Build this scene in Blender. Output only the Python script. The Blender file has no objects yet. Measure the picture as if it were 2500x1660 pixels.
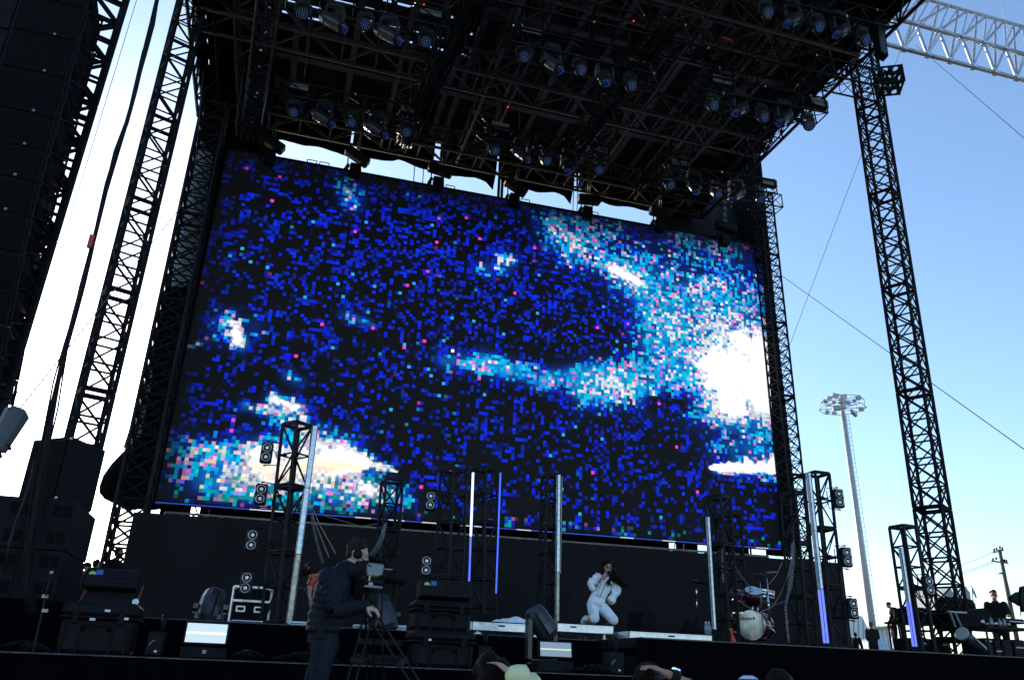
import bpy, math, random
import numpy as np
from math import sin, cos, radians, pi, sqrt, atan2
from mathutils import Vector, Matrix
random.seed(7)
sc = bpy.context.scene
# ------------------------------------------------------------------ camera
FPX = 1950.0
YAW, PITCH, ROLL = radians(16), radians(22.56), radians(2.2)
Fv = Vector((sin(YAW)*cos(PITCH), cos(YAW)*cos(PITCH), sin(PITCH)))
r0 = Vector((cos(YAW), -sin(YAW), 0)); u0 = r0.cross(Fv)
Rv = r0*cos(ROLL) + u0*sin(ROLL); Uv = u0*cos(ROLL) - r0*sin(ROLL)
CAM = Vector((0, 0, 1.6))
cd = bpy.data.cameras.new('camera'); cam = bpy.data.objects.new('camera', cd)
sc.collection.objects.link(cam)
cam.matrix_world = Matrix(((Rv.x, Uv.x, -Fv.x, CAM.x), (Rv.y, Uv.y, -Fv.y, CAM.y), (Rv.z, Uv.z, -Fv.z, CAM.z), (0, 0, 0, 1)))
cd.sensor_width = 36; cd.lens = FPX/2500*36; cd.clip_end = 3000; cd.clip_start = 0.05
sc.camera = cam
# ------------------------------------------------------------------ light
SUN_AZ, SUN_EL = radians(-15), radians(18)      # azimuth from +Y towards +X
w = bpy.data.worlds.new('World'); sc.world = w; w.use_nodes = True
nt = w.node_tree; bg = nt.nodes['Background']
sky = nt.nodes.new('ShaderNodeTexSky'); sky.sky_type = 'NISHITA'; sky.sun_disc = False
sky.sun_elevation = SUN_EL; sky.sun_rotation = SUN_AZ
sky.air_density = 1.0; sky.dust_density = 0.45; sky.ozone_density = 2.2
tint = nt.nodes.new('ShaderNodeMix'); tint.data_type = 'RGBA'; tint.blend_type = 'MULTIPLY'; tint.inputs[0].default_value = 1
tint.inputs[7].default_value = (0.965, 1.01, 1.06, 1)          # the camera's cool white balance
nt.links.new(sky.outputs[0], tint.inputs[6]); nt.links.new(tint.outputs[2], bg.inputs[0]); bg.inputs[1].default_value = 0.15
sl = bpy.data.lights.new('sun', 'SUN'); sl.energy = 4.5; sl.angle = radians(0.5); sl.color = (1, 0.86, 0.68)
so = bpy.data.objects.new('sun', sl); sc.collection.objects.link(so)
sdir = Vector((sin(SUN_AZ)*cos(SUN_EL), cos(SUN_AZ)*cos(SUN_EL), sin(SUN_EL)))
so.rotation_euler = sdir.to_track_quat('Z', 'Y').to_euler(); so.location = sdir*60
sc.view_settings.view_transform = 'Standard'; sc.view_settings.look = 'None'
sc.view_settings.exposure = 0.95; sc.view_settings.gamma = 1; sc.view_settings.use_curve_mapping = False

# ------------------------------------------------------------------ pixel -> world (photo is 2500 x 1660)
def ray(px, py): return Fv + Rv*((px-1250)/FPX) - Uv*((py-830)/FPX)
def P(px, py, x=None, y=None, z=None):
    d = ray(px, py)
    t = (x-CAM.x)/d.x if x is not None else (y-CAM.y)/d.y if y is not None else (z-CAM.z)/d.z
    return CAM + d*t
def ppm(q):  # pixels per metre at a point
    return FPX/((Vector(q)-CAM).dot(Fv))
# ------------------------------------------------------------------ materials
MATS = {}
def mat(name, col, rough=0.6, metal=0.0, emit=None, estr=0.0, var=0.25, scale=6.0, bump=0.0, bscale=30.0, spec=None, sheen=0.0, stretch=None):
    m = bpy.data.materials.new(name); m.use_nodes = True
    n = m.node_tree; b = n.nodes['Principled BSDF']
    b.inputs['Roughness'].default_value = rough; b.inputs['Metallic'].default_value = metal
    if spec is None: spec = .07 if max(col) < .03 else .5
    b.inputs['Specular IOR Level'].default_value = spec
    tc = n.nodes.new('ShaderNodeTexCoord')
    src = tc.outputs['Object']
    if stretch:
        mp = n.nodes.new('ShaderNodeMapping'); mp.inputs['Scale'].default_value = stretch
        n.links.new(src, mp.inputs[0]); src = mp.outputs[0]
    if var > 0:
        nz = n.nodes.new('ShaderNodeTexNoise'); nz.inputs['Scale'].default_value = scale; nz.inputs['Detail'].default_value = 5
        n.links.new(src, nz.inputs['Vector'])
        cr = n.nodes.new('ShaderNodeValToRGB')
        cr.color_ramp.elements[0].position = 0.3; cr.color_ramp.elements[1].position = 0.72
        cr.color_ramp.elements[0].color = (*[c*(1-var) for c in col], 1)
        cr.color_ramp.elements[1].color = (*[min(1, c*(1+var)) for c in col], 1)
        n.links.new(nz.outputs[0], cr.inputs[0]); n.links.new(cr.outputs[0], b.inputs['Base Color'])
        mr = n.nodes.new('ShaderNodeMapRange'); mr.inputs[3].default_value = max(0.05, rough-0.12); mr.inputs[4].default_value = min(1, rough+0.12)
        n.links.new(nz.outputs[0], mr.inputs[0]); n.links.new(mr.outputs[0], b.inputs['Roughness'])
    else:
        b.inputs['Base Color'].default_value = (*col, 1)
    if bump > 0:
        n2 = n.nodes.new('ShaderNodeTexNoise'); n2.inputs['Scale'].default_value = bscale; n2.inputs['Detail'].default_value = 4
        n.links.new(src, n2.inputs['Vector'])
        bp = n.nodes.new('ShaderNodeBump'); bp.inputs['Strength'].default_value = bump; bp.inputs['Distance'].default_value = 0.02
        n.links.new(n2.outputs[0], bp.inputs['Height']); n.links.new(bp.outputs[0], b.inputs['Normal'])
    if emit:
        b.inputs['Emission Color'].default_value = (*emit, 1); b.inputs['Emission Strength'].default_value = estr
    MATS[name] = m
    return m
M_black = mat('black_painted_steel', (0.008, 0.008, 0.009), 0.5, 0.0, var=0.35, scale=9)
M_blackalu = mat('black_powder_coated_truss', (0.016, 0.0165, 0.018), 0.42, 0.3, var=0.35, scale=12)
M_fabric = mat('black_drape_fabric', (0.0045, 0.0045, 0.005), 0.9, var=0.4, scale=3, bump=0.6, bscale=2.5, spec=0.03, stretch=(3, 3, 0.4))
M_skirt = mat('black_stage_skirt', (0.0018, 0.0018, 0.0028), 0.9, var=0.3, scale=2, bump=0.5, bscale=3, spec=0.02, stretch=(4, 4, 0.5))
M_wall = mat('charcoal_backdrop', (0.0150, 0.0138, 0.0150), 0.75, var=0.2, scale=1.2, spec=0.08)
M_deck = mat('black_stage_deck', (0.012, 0.012, 0.013), 0.55, var=0.4, scale=4)
M_roofsteel = mat('brown_grey_roof_truss', (0.095, 0.078, 0.066), 0.5, 0.3, var=0.3, scale=3)
M_roofcloth = mat('dark_roof_cloth', (0.022, 0.017, 0.016), 0.85, var=0.35, scale=0.8, bump=0.3, bscale=2, spec=0.2)
M_alu = mat('bare_aluminium', (0.62, 0.64, 0.68), 0.32, 0.75, var=0.25, scale=10)
M_galv = mat('galvanised_crane_truss', (0.34, 0.37, 0.42), 0.4, 0.55, var=0.3, scale=6)
M_plastic = mat('black_case_plastic', (0.010, 0.010, 0.0125), 0.5, var=0.3, scale=14, bump=0.1, bscale=120)
M_cab = mat('black_speaker_paint', (0.0095, 0.0095, 0.012), 0.65, var=0.35, scale=6, bump=0.15, bscale=150)
M_grille = mat('speaker_grille_cloth', (0.005, 0.005, 0.006), 0.8, var=0.3, scale=60, bump=0.3, bscale=250)
M_rubber = mat('black_cable_rubber', (0.010, 0.010, 0.011), 0.55, var=0.3)
M_chrome = mat('chrome', (0.75, 0.77, 0.8), 0.15, 1.0, var=0.1)
M_steelchain = mat('steel_chain', (0.22, 0.23, 0.26), 0.35, 0.8, var=0.3)
M_rope = mat('tan_rope', (0.28, 0.22, 0.16), 0.9, var=0.3, scale=40)
M_wire = mat('dark_guy_wire', (0.05, 0.055, 0.07), 0.5, 0.5)
M_skin = mat('warm_skin', (0.36, 0.20, 0.14), 0.5, var=0.12, scale=8)
M_skin2 = mat('light_skin', (0.46, 0.29, 0.22), 0.5, var=0.12, scale=8)
M_hair = mat('black_hair', (0.010, 0.007, 0.006), 0.45, var=0.4, scale=20, bump=0.8, bscale=60, stretch=(6, 6, 1))
M_hairb = mat('greying_brown_hair', (0.022, 0.017, 0.015), 0.6, var=0.4, scale=30, bump=0.7, bscale=80)
M_jacket = mat('navy_black_puffer_nylon', (0.012, 0.014, 0.022), 0.55, var=0.3, scale=5, bump=0.25, bscale=25)
M_jeans = mat('dark_jeans', (0.014, 0.018, 0.026), 0.85, var=0.35, scale=12, bump=0.3, bscale=60)
M_white = mat('white_cotton', (0.78, 0.84, 0.92), 0.85, var=0.16, scale=9, bump=1.0, bscale=11)  # tone variation paints soft shading into the cloth colour
M_tee = mat('black_cotton', (0.010, 0.010, 0.011), 0.85, var=0.3, bump=0.3, bscale=20)
M_red = mat('red_satin', (0.42, 0.02, 0.018), 0.4, var=0.4, scale=30, bump=0.4, bscale=25)
M_lime = mat('pale_lime_fleece', (0.68, 0.72, 0.40), 0.9, var=0.12, scale=6, bump=0.6, bscale=12)
M_glass = mat('blinder_lens_glass', (0.62, 0.63, 0.68), 0.25, 0.3, var=0.25, scale=40)
M_greybox = mat('grey_strobe_face', (0.16, 0.17, 0.17), 0.4, 0.2, var=0.15, scale=20)
M_cream = mat('cream_floodlight_paint', (0.36, 0.33, 0.26), 0.55, var=0.15)
M_pole = mat('galvanised_mast', (0.36, 0.375, 0.38), 0.5, 0.1, var=0.1, scale=2)
M_wood = mat('weathered_pole_wood', (0.10, 0.075, 0.06), 0.85, var=0.3)
M_tent = mat('white_tent_vinyl', (0.62, 0.66, 0.70), 0.5, var=0.1, scale=1)
M_greytarp = mat('grey_blue_tarpaulin', (0.16, 0.19, 0.23), 0.5, var=0.25, scale=1.5, bump=0.5, bscale=2)
M_maroon = mat('maroon_drum_wrap', (0.055, 0.006, 0.009), 0.2, 0.1, var=0.3, scale=25)
M_drumhead = mat('drum_head_skin', (0.30, 0.35, 0.42), 0.45, var=0.06)
M_brass = mat('dark_bronze_cymbal', (0.07, 0.05, 0.03), 0.3, 0.9, var=0.4, scale=12)
M_orange = mat('orange_cloth', (0.65, 0.07, 0.02), 0.7)
M_redplastic = mat('red_plastic', (0.45, 0.02, 0.02), 0.5)
M_label = mat('white_label', (0.7, 0.75, 0.8), 0.6, var=0.05)
M_bluesticker = mat('blue_sticker', (0.03, 0.10, 0.35), 0.5, var=0.1)
M_greensticker = mat('green_sticker', (0.35, 0.50, 0.12), 0.5, var=0.1)
M_ground = mat('dry_grass_and_asphalt', (0.10, 0.095, 0.075), 0.95, var=0.4, scale=0.3)
M_concrete = mat('pale_concrete', (0.35, 0.34, 0.32), 0.9, var=0.2)
M_tubeoff = mat('frosted_tube_diffuser', (0.62, 0.70, 0.76), 0.30, 0.35, var=0.25, scale=9, stretch=(1, 1, 3))
M_tubewhite = mat('lit_tube_white', (0.5, 0.5, 0.6), 0.4, emit=(0.55, 0.60, 1.0), estr=1.0, var=0)
M_tubeblue = mat('lit_tube_blue', (0.1, 0.12, 0.4), 0.4, emit=(0.03, 0.10, 1.0), estr=.7, var=0)
def lens_led_mat():
    return mat('wash_light_led_lens', (0.05, 0.06, 0.10), 0.15, emit=(0.13, 0.30, 0.85), estr=0.15, var=0)
M_led = lens_led_mat()
M_plate = mat('matt_black_plate', (0.004, 0.004, 0.005), 0.8, var=0, spec=.02)
M_bluelens = mat('blue_coated_lens', (0.010, 0.022, 0.09), 0.12, 0.5, emit=(0.02, 0.08, 0.5), estr=0.04, var=0)
M_dot_g = mat('green_indicator', (0.1, 0.5, 0.1), 0.5, emit=(0.1, 1, 0.15), estr=1.2, var=0)
M_dot_r = mat('red_indicator', (0.5, 0.02, 0.02), 0.5, emit=(1, 0.03, 0.03), estr=1.0, var=0)

# ------------------------------------------------------------------ mesh builder
class MB:
    def __init__(s): s.v = []; s.f = []; s.mi = []; s.m = 0
    def add(s, vs, fs):
        o = len(s.v); s.v += [Vector(q) for q in vs]
        for f in fs: s.f.append([i+o for i in f]); s.mi.append(s.m)
        return s
    def box(s, c, d, rot=None, bev=0.0):
        x, y, z = d[0]/2, d[1]/2, d[2]/2
        if bev > 0:
            b = min(bev, x*.9, y*.9, z*.9); vs = []
            for sx in (-1, 1):
                for sy in (-1, 1):
                    for sz in (-1, 1):
                        vs += [(sx*x, sy*(y-b), sz*(z-b)), (sx*(x-b), sy*y, sz*(z-b)), (sx*(x-b), sy*(y-b), sz*z)]
            def ix(sx, sy, sz, k): return (((sx > 0)*2+(sy > 0))*2+(sz > 0))*3+k
            fs = []
            for q in (-1, 1):
                fs.append([ix(q, -1, -1, 0), ix(q, 1, -1, 0), ix(q, 1, 1, 0), ix(q, -1, 1, 0)])
                fs.append([ix(-1, q, -1, 1), ix(1, q, -1, 1), ix(1, q, 1, 1), ix(-1, q, 1, 1)])
                fs.append([ix(-1, -1, q, 2), ix(1, -1, q, 2), ix(1, 1, q, 2), ix(-1, 1, q, 2)])
                for p in (-1, 1):
                    fs.append([ix(q, p, -1, 0), ix(q, p, 1, 0), ix(q, p, 1, 1), ix(q, p, -1, 1)])
                    fs.append([ix(q, -1, p, 0), ix(q, 1, p, 0), ix(q, 1, p, 2), ix(q, -1, p, 2)])
                    fs.append([ix(-1, q, p, 1), ix(1, q, p, 1), ix(1, q, p, 2), ix(-1, q, p, 2)])
                    for t in (-1, 1): fs.append([ix(q, p, t, 0), ix(q, p, t, 1), ix(q, p, t, 2)])
        else:
            vs = [(sx*x, sy*y, sz*z) for sx in (-1, 1) for sy in (-1, 1) for sz in (-1, 1)]
            fs = [(0, 1, 3, 2), (4, 6, 7, 5), (0, 4, 5, 1), (2, 3, 7, 6), (0, 2, 6, 4), (1, 5, 7, 3)]
        R = rot if rot is not None else Matrix.Identity(3)
        return s.add([R @ Vector(q) + Vector(c) for q in vs], fs)
    def tube(s, a, b, r, n=6, r2=None, caps=True):
        a = Vector(a); b = Vector(b); d = b-a
        if d.length < 1e-6: return s
        d.normalize(); u = d.orthogonal().normalized(); w_ = d.cross(u); r2 = r if r2 is None else r2
        vs = []
        for q, rr in ((a, r), (b, r2)):
            for k in range(n):
                t = 2*pi*(k+.5)/n; vs.append(q + (u*cos(t)+w_*sin(t))*rr)
        fs = [(k, (k+1) % n, n+(k+1) % n, n+k) for k in range(n)]
        if caps: fs += [tuple(range(n-1, -1, -1)), tuple(range(n, 2*n))]
        return s.add(vs, fs)
    def path(s, pts, r, n=5, taper=None):
        pts = [Vector(p) for p in pts]; vs = []; fs = []
        for i, q in enumerate(pts):
            d = (pts[min(i+1, len(pts)-1)]-pts[max(i-1, 0)]).normalized()
            ref = Vector((0, 0, 1)) if abs(d.z) < 0.9 else Vector((1, 0, 0))
            u = d.cross(ref).normalized(); w_ = d.cross(u)
            rr = r[i] if isinstance(r, (list, tuple)) else r
            for k in range(n):
                t = 2*pi*k/n; vs.append(q+(u*cos(t)+w_*sin(t))*rr)
        for i in range(len(pts)-1):
            for k in range(n): fs.append((i*n+k, i*n+(k+1) % n, (i+1)*n+(k+1) % n, (i+1)*n+k))
        fs += [tuple(range(n)), tuple(range((len(pts)-1)*n, len(pts)*n))]
        return s.add(vs, fs)
    def bar(s, a, b, w_, h, up=(0, 0, 1)):
        a = Vector(a); b = Vector(b); d = (b-a); L = d.length; d.normalize()
        up = Vector(up); sd = d.cross(up)
        if sd.length < 1e-4: sd = d.orthogonal()
        sd.normalize(); up = sd.cross(d)
        R = Matrix((sd, d, up)).transposed()
        return s.box((a+b)/2, (w_, L, h), R)
    def lathe(s, prof, c=(0, 0, 0), n=16, rot=None, sx=1, sy=1):
        R = rot if rot is not None else Matrix.Identity(3); vs = []; fs = []
        for (r, z) in prof:
            for k in range(n):
                t = 2*pi*k/n; vs.append(R @ Vector((r*cos(t)*sx, r*sin(t)*sy, z))+Vector(c))
        for i in range(len(prof)-1):
            for k in range(n): fs.append((i*n+k, i*n+(k+1) % n, (i+1)*n+(k+1) % n, (i+1)*n+k))
        fs += [tuple(range(n)), tuple(range((len(prof)-1)*n, len(prof)*n))]
        return s.add(vs, fs)
    def prism(s, poly, ax, d0, d1):      # poly in the plane perpendicular to axis ax
        def mk(p, d):
            return {'x': (d, p[0], p[1]), 'y': (p[0], d, p[1]), 'z': (p[0], p[1], d)}[ax]
        n = len(poly); vs = [mk(p, d0) for p in poly]+[mk(p, d1) for p in poly]
        fs = [tuple(range(n)), tuple(range(2*n-1, n-1, -1))]+[(k, (k+1) % n, n+(k+1) % n, n+k) for k in range(n)]
        return s.add(vs, fs)
    def ball(s, c, r, n=10, sc_=(1, 1, 1), rot=None):
        prof = [(max(1e-4, r*sin(pi*k/8)), -r*cos(pi*k/8)) for k in range(9)]
        R = rot if rot is not None else Matrix.Identity(3); vs = []; fs = []
        for (q, z) in prof:
            for k in range(n):
                t = 2*pi*k/n; vs.append(R @ Vector((q*cos(t)*sc_[0], q*sin(t)*sc_[1], z*sc_[2]))+Vector(c))
        for i in range(8):
            for k in range(n): fs.append((i*n+k, i*n+(k+1) % n, (i+1)*n+(k+1) % n, (i+1)*n+k))
        return s.add(vs, fs)
    def grid(s, fn, nu, nv):
        vs = [fn(i/nu, j/nv) for j in range(nv+1) for i in range(nu+1)]
        fs = [(j*(nu+1)+i, j*(nu+1)+i+1, (j+1)*(nu+1)+i+1, (j+1)*(nu+1)+i) for j in range(nv) for i in range(nu)]
        return s.add(vs, fs)
    def xform(s, Mx):
        s.v = [Mx @ q for q in s.v]; return s
    def build(s, name, m, parent=None, smooth=False, local=False):
        me = bpy.data.meshes.new(name)
        off = Vector((0, 0, 0))
        base = parent
        while base is not None: off = off + base.location; base = base.parent
        if local: off = Vector((0, 0, 0))
        if parent is None and not local and s.v:
            xs = [q.x for q in s.v]; ys = [q.y for q in s.v]; zs = [q.z for q in s.v]
            off = Vector(((min(xs)+max(xs))/2, (min(ys)+max(ys))/2, min(zs)))
        me.from_pydata([tuple(q-off) for q in s.v], [], s.f); 
        ms = m if isinstance(m, (list, tuple)) else [m]
        for q in ms: me.materials.append(q)
        if len(ms) > 1: me.polygons.foreach_set('material_index', s.mi)
        me.validate(); me.update()
        import bmesh
        bm = bmesh.new(); bm.from_mesh(me); bmesh.ops.recalc_face_normals(bm, faces=bm.faces); bm.to_mesh(me); bm.free()
        if smooth: me.polygons.foreach_set('use_smooth', [True]*len(me.polygons))
        o = bpy.data.objects.new(name, me); sc.collection.objects.link(o)
        if parent is not None: o.parent = parent
        elif not local: o.location = off
        return o
def tag(o, label=None, cat=None, group=None, kind=None):
    if label: o['label'] = label
    if cat: o['category'] = cat
    if group: o['group'] = group
    if kind: o['kind'] = kind
    return o
def thing(name, label, cat, loc=(0, 0, 0), group=None):
    o = bpy.data.objects.new(name, None); sc.collection.objects.link(o); o.location = loc
    o.empty_display_size = 0.1
    return tag(o, label, cat, group)
def dup(root, loc, rotz=0, label=None, group=None):
    r = root.copy(); sc.collection.objects.link(r); r.location = loc; r.rotation_euler = (0, 0, rotz)
    if label: r['label'] = label
    if group: r['group'] = group
    for ch in list(root.children):
        c = ch.copy(); sc.collection.objects.link(c); c.parent = r
        for g in list(ch.children):
            d = g.copy(); sc.collection.objects.link(d); d.parent = c
    return r
def aim(d, up=(0, 0, 1)):      # rotation taking +Z to d
    return Vector(d).to_track_quat('Z', 'Y').to_matrix()
# ------------------------------------------------------------------ truss
def truss_mb(a, b, w_, h, nb, rc, rb, up=(0, 0, 1), mb=None, pat='zig', n=5, x=False, rungs=True, ends=True, spin=0.0):
    mb = mb or MB(); a = Vector(a); b = Vector(b); d = (b-a).normalized()
    up = Vector(up)
    if abs(d.dot(up)) > 0.95: up = Vector((0, 1, 0))
    sd = d.cross(up).normalized(); up = sd.cross(d).normalized()
    if spin:
        q = Matrix.Rotation(spin, 3, d); sd = q @ sd; up = q @ up
    cs = [sd*w_/2+up*h/2, -sd*w_/2+up*h/2, -sd*w_/2-up*h/2, sd*w_/2-up*h/2]
    for c in cs: mb.tube(a+c, b+c, rc, n, caps=True)
    for i in range(4):
        c0, c1 = cs[i], cs[(i+1) % 4]
        for k in range(nb):
            p = a+(b-a)*(k/nb); q = a+(b-a)*((k+1)/nb)
            if (k+i) % 2 == 0 or x: mb.tube(p+c0, q+c1, rb, 4, caps=False)
            if (k+i) % 2 == 1 or x: mb.tube(p+c1, q+c0, rb, 4, caps=False)
            if rungs and k > 0: mb.tube(p+c0, p+c1, rb, 4, caps=False)
        if ends:
            mb.tube(a+c0, a+c1, rc*.9, 4); mb.tube(b+c0, b+c1, rc*.9, 4)
    return mb
def truss_tower(name, label, a, b, w_, seclen, nb, rc, rb, m=None, spin=0.0, x=False, group=None, base=True, topplate=False, cat='truss tower'):
    a = Vector(a); b = Vector(b); L = (b-a).length; d = (b-a)/L
    t = thing(name, label, cat, a, group); n = max(1, round(L/seclen)); s_ = L/n
    for k in range(n):
        p = a+d*(k*s_+.012); q = a+d*((k+1)*s_-.012)
        truss_mb(p, q, w_, w_, nb, rc, rb, spin=spin, x=x).build('truss_section', m or M_black, t)
    R = Matrix.Rotation(spin, 3, 'Z')
    if base: MB().box(a+Vector((0, 0, -.0)), (w_*1.5, w_*1.5, .03), R).build('base_plate', m or M_black, t)
    if topplate: MB().box(b+Vector((0, 0, .025)), (w_*1.15, w_*1.15, .03), R).build('top_plate', m or M_black, t)
    return t
# ================================================================== setting
g = MB().grid(lambda u, v: ((u-.5)*3000, (v-.5)*3000+200, 0), 4, 4).build('ground', M_ground, None); tag(g, kind='structure')
# ================================================================== video screen
SY = 19.6
cTL, cTR, cBR, cBL = [P(x, y, y=SY) for x, y in ((556, 366), (1857, 603), (1907, 1337), (381, 1221))]
NC, NR, SS = 188, 110, 3
def screen_colors():
    rng = np.random.default_rng(5)
    W, H = NC*SS, NR*SS
    u = (np.arange(W)+.5)/W; v = (np.arange(H)+.5)/H
    U, V = np.meshgrid(u, v)                     # v: 0 bottom -> 1 top
    def corner(c): return np.array(c)
    Pt = ((1-U)*(1-V))[..., None]*corner(cBL)+(U*(1-V))[..., None]*corner(cBR)+((1-U)*V)[..., None]*corner(cTL)+(U*V)[..., None]*corner(cTR)
    d = Pt-np.array(CAM); zc = d@np.array(Fv)
    X = 1250+FPX*(d@np.array(Rv))/zc; Y = 830-FPX*(d@np.array(Uv))/zc
    def seg(x1, y1, x2, y2, w_, a, X=X, Y=Y, w2=None):
        dx, dy = x2-x1, y2-y1; L2 = dx*dx+dy*dy+1e-6
        t = np.clip(((X-x1)*dx+(Y-y1)*dy)/L2, 0, 1)
        ww = w_ if w2 is None else w_+(w2-w_)*t
        dd = np.hypot(X-x1-t*dx, Y-y1-t*dy)
        return a*np.exp(-(dd/ww)**2)
    def noise(sx, sy, seed):                    # smooth value noise
        r = np.random.default_rng(seed); gx, gy = int(W/sx)+3, int(H/sy)+3
        G = r.random((gy, gx)); fx = np.arange(W)/sx; fy = np.arange(H)/sy
        ix = fx.astype(int); iy = fy.astype(int); tx = fx-ix; ty = fy-iy
        tx = tx*tx*(3-2*tx); ty = ty*ty*(3-2*ty); tx = tx[None]; ty = ty[:, None]
        a = G[np.ix_(iy, ix)]; b = G[np.ix_(iy, ix+1)]; c = G[np.ix_(iy+1, ix)]; e = G[np.ix_(iy+1, ix+1)]
        return (a*(1-tx)+b*tx)*(1-ty)+(c*(1-tx)+e*tx)*ty
    N1 = noise(14, 12, 1); N2 = noise(5, 5, 2); N3 = noise(40, 30, 3); N4 = noise(18, 3, 4)
    Xd = X+(N1-.5)*26+(N2-.5)*14; Yd = Y+(N3-.5)*10+(N2-.5)*14+(N1-.5)*10
    # D: brightness that drives the mosaic; G: smooth glow under it
    D = np.zeros_like(X); G = np.zeros_like(X)
    def add(x1, y1, x2, y2, w_, dd, gg, w2=None):
        nonlocal D, G
        D = D+seg(x1, y1, x2, y2, w_, dd, w2=w2); G = G+seg(x1, y1, x2, y2, w_*.8, gg, Xd, Yd, w2=None if w2 is None else w2*.8)
    # small sparks
    add(845, 455, 862, 495, 26, .75, .42); add(1225, 630, 1250, 637, 14, 1.0, 1.2); add(1165, 650, 1240, 662, 18, .45, .25)
    add(560, 782, 588, 838, 20, 1.2, 1.75); add(530, 800, 610, 800, 34, .45, .35)
    add(455, 852, 505, 830, 7, .6, .75); add(835, 765, 900, 790, 12, .6, .35); add(700, 915, 735, 935, 16, .5, .5)
    # left wedge
    add(668, 972, 735, 1000, 17, 1.3, 2.0); add(590, 992, 700, 1008, 13, .8, .75); add(660, 1010, 720, 1030, 24, .6, .5)
    # lower left burst
    add(640, 1125, 840, 1125, 50, 1.5, 1.9); add(470, 1105, 640, 1098, 24, 1.0, .55); add(560, 1160, 900, 1190, 40, 1.0, .95)
    add(830, 1122, 962, 1144, 34, 1.1, 1.9, w2=5); add(740, 1050, 800, 1100, 34, .9, 1.0); add(900, 1200, 980, 1215, 26, .9, .9)
    add(430, 1130, 600, 1170, 60, .75, .12); add(500, 1170, 860, 1215, 34, .6, .25); add(850, 1215, 990, 1225, 10, .7, .3)
    # middle streak
    add(1085, 878, 1230, 900, 22, .85, .22); add(1180, 880, 1330, 925, 24, .95, .30); add(1330, 930, 1430, 905, 22, .7, .22)
    add(1440, 950, 1500, 945, 38, 1.15, .62); add(1480, 920, 1590, 975, 34, 1.1, .55); add(1430, 940, 1640, 930, 48, .8, .32)
    # upper diagonal
    add(1345, 545, 1400, 600, 34, .9, .42); add(1350, 560, 1365, 575, 14, .6, .9); add(1400, 560, 1480, 560, 34, .6, .1); add(1400, 610, 1520, 670, 26, .9, .6)
    add(1498, 660, 1560, 692, 15, 1.2, 2.1); add(1560, 695, 1620, 800, 50, .8, .35)
    add(1450, 620, 1820, 760, 90, .44, .12); add(1690, 760, 1850, 820, 70, .35, .22); add(1680, 590, 1790, 620, 40, .6, .05); add(1680, 700, 1760, 690, 16, .8, .9)
    add(1640, 780, 1860, 800, 85, .62, .36); add(1600, 850, 1700, 900, 90, .6, .36); add(1820, 830, 1870, 820, 45, .75, .5)
    # right white mass
    add(1780, 905, 1870, 950, 66, 1.6, 2.6); add(1740, 800, 1850, 850, 50, .5, .55); add(1765, 985, 1800, 1000, 36, 1.2, 1.8); add(1850, 860, 1880, 990, 40, 1.1, 1.6); add(1720, 880, 1760, 960, 46, .8, .7)
    add(1700, 1010, 1880, 1050, 34, .55, .25)
    # lower right wedge
    add(1748, 1146, 1895, 1138, 10, 1.5, 2.6, w2=30); add(1760, 1100, 1880, 1090, 34, .55, .25)
    # dark shapes carved out
    C = seg(1600, 985, 1660, 990, 40, 1.0)+seg(1400, 700, 1510, 780, 75, .75)+seg(1250, 820, 1480, 830, 45, .6)+seg(1180, 1010, 1560, 1040, 50, .3)+seg(1690, 1180, 1890, 1200, 24, .8)
    C += seg(1000, 720, 1040, 780, 60, .3)
    D = D*np.clip(1-C, 0, 1); G = G*np.clip(1-1.15*C, 0, 1)
    D = .80*D; G = .80*G
    # cell level
    cx = slice(SS//2, None, SS); Dc = D[cx, cx]; Gc = G[cx, cx]; Xc = X[cx, cx]; Yc = Y[cx, cx]
    base = .255+.19*(np.exp(-((Xc-1450)/420)**2-((Yc-640)/200)**2))+.13*np.exp(-((Xc-1100)/300)**2-((Yc-560)/160)**2)
    base = base*(0.62+.76*noise(16, 16, 9)[cx, cx])
    base *= 1-.45*seg(620, 640, 640, 700, 10, 1)[cx, cx]
    edge = np.clip(np.minimum((U*16.3)[cx, cx]/.9, ((1-V)*9.5)[cx, cx]/1.3), 0.12, 1)
    edgeb = np.clip(edge*1.1, 0, 1)
    r1 = rng.random((NR, NC)); r2 = rng.random((NR, NC)); r3 = rng.random((NR, NC)); r4 = rng.random((NR, NC)); r5 = rng.random((NR, NC))
    # clump neighbours into short runs
    for j in range(NR):
        for i in range(1, NC):
            if r4[j, i] < .20: r1[j, i] = r1[j, i-1]; r2[j, i] = r2[j, i-1]
    for j in range(1, NR):
        for i in range(NC):
            if r4[j, i] > .84: r1[j, i] = r1[j-1, i]; r2[j, i] = r2[j-1, i]
    hot = np.clip((Gc-.8)/.6, 0, 1)
    pl = np.clip(base+.60*(1-np.exp(-1.5*Dc)), 0, .74)
    lit = r1 < pl
    val = 1.25*(1-np.exp(-1.1*Dc))+(r2-.5)*.55
    b = .30+.70*r3
    blue = np.stack([0*b, .008+.030*r2*b, b*.95], -1)
    azure = np.stack([0*b, .12+.20*r3, .95+0*b], -1)
    cyan = np.stack([0*b, .20+.58*r3**.8, 1.0+0*b], -1)
    teal = np.stack([0*b, .42+.25*r3, .50+.2*r3], -1)
    lilac = np.stack([.30+.2*r3, .20+.2*r3, .95+0*b], -1)
    pink = np.stack([.90+.1*r3, .12+.50*r3, .70+.25*r3], -1)
    white = np.stack([.80+.25*r3, .90+.12*r3, .97+0*b], -1)
    yel = np.stack([.95+0*b, .72+.1*r3, .40+.3*r3], -1)
    col = blue.copy()
    k = val > .34; col[k] = azure[k]
    k = (val > .50); col[k] = cyan[k]
    k = (val > .50) & (r5 > .93); col[k] = teal[k]
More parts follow.
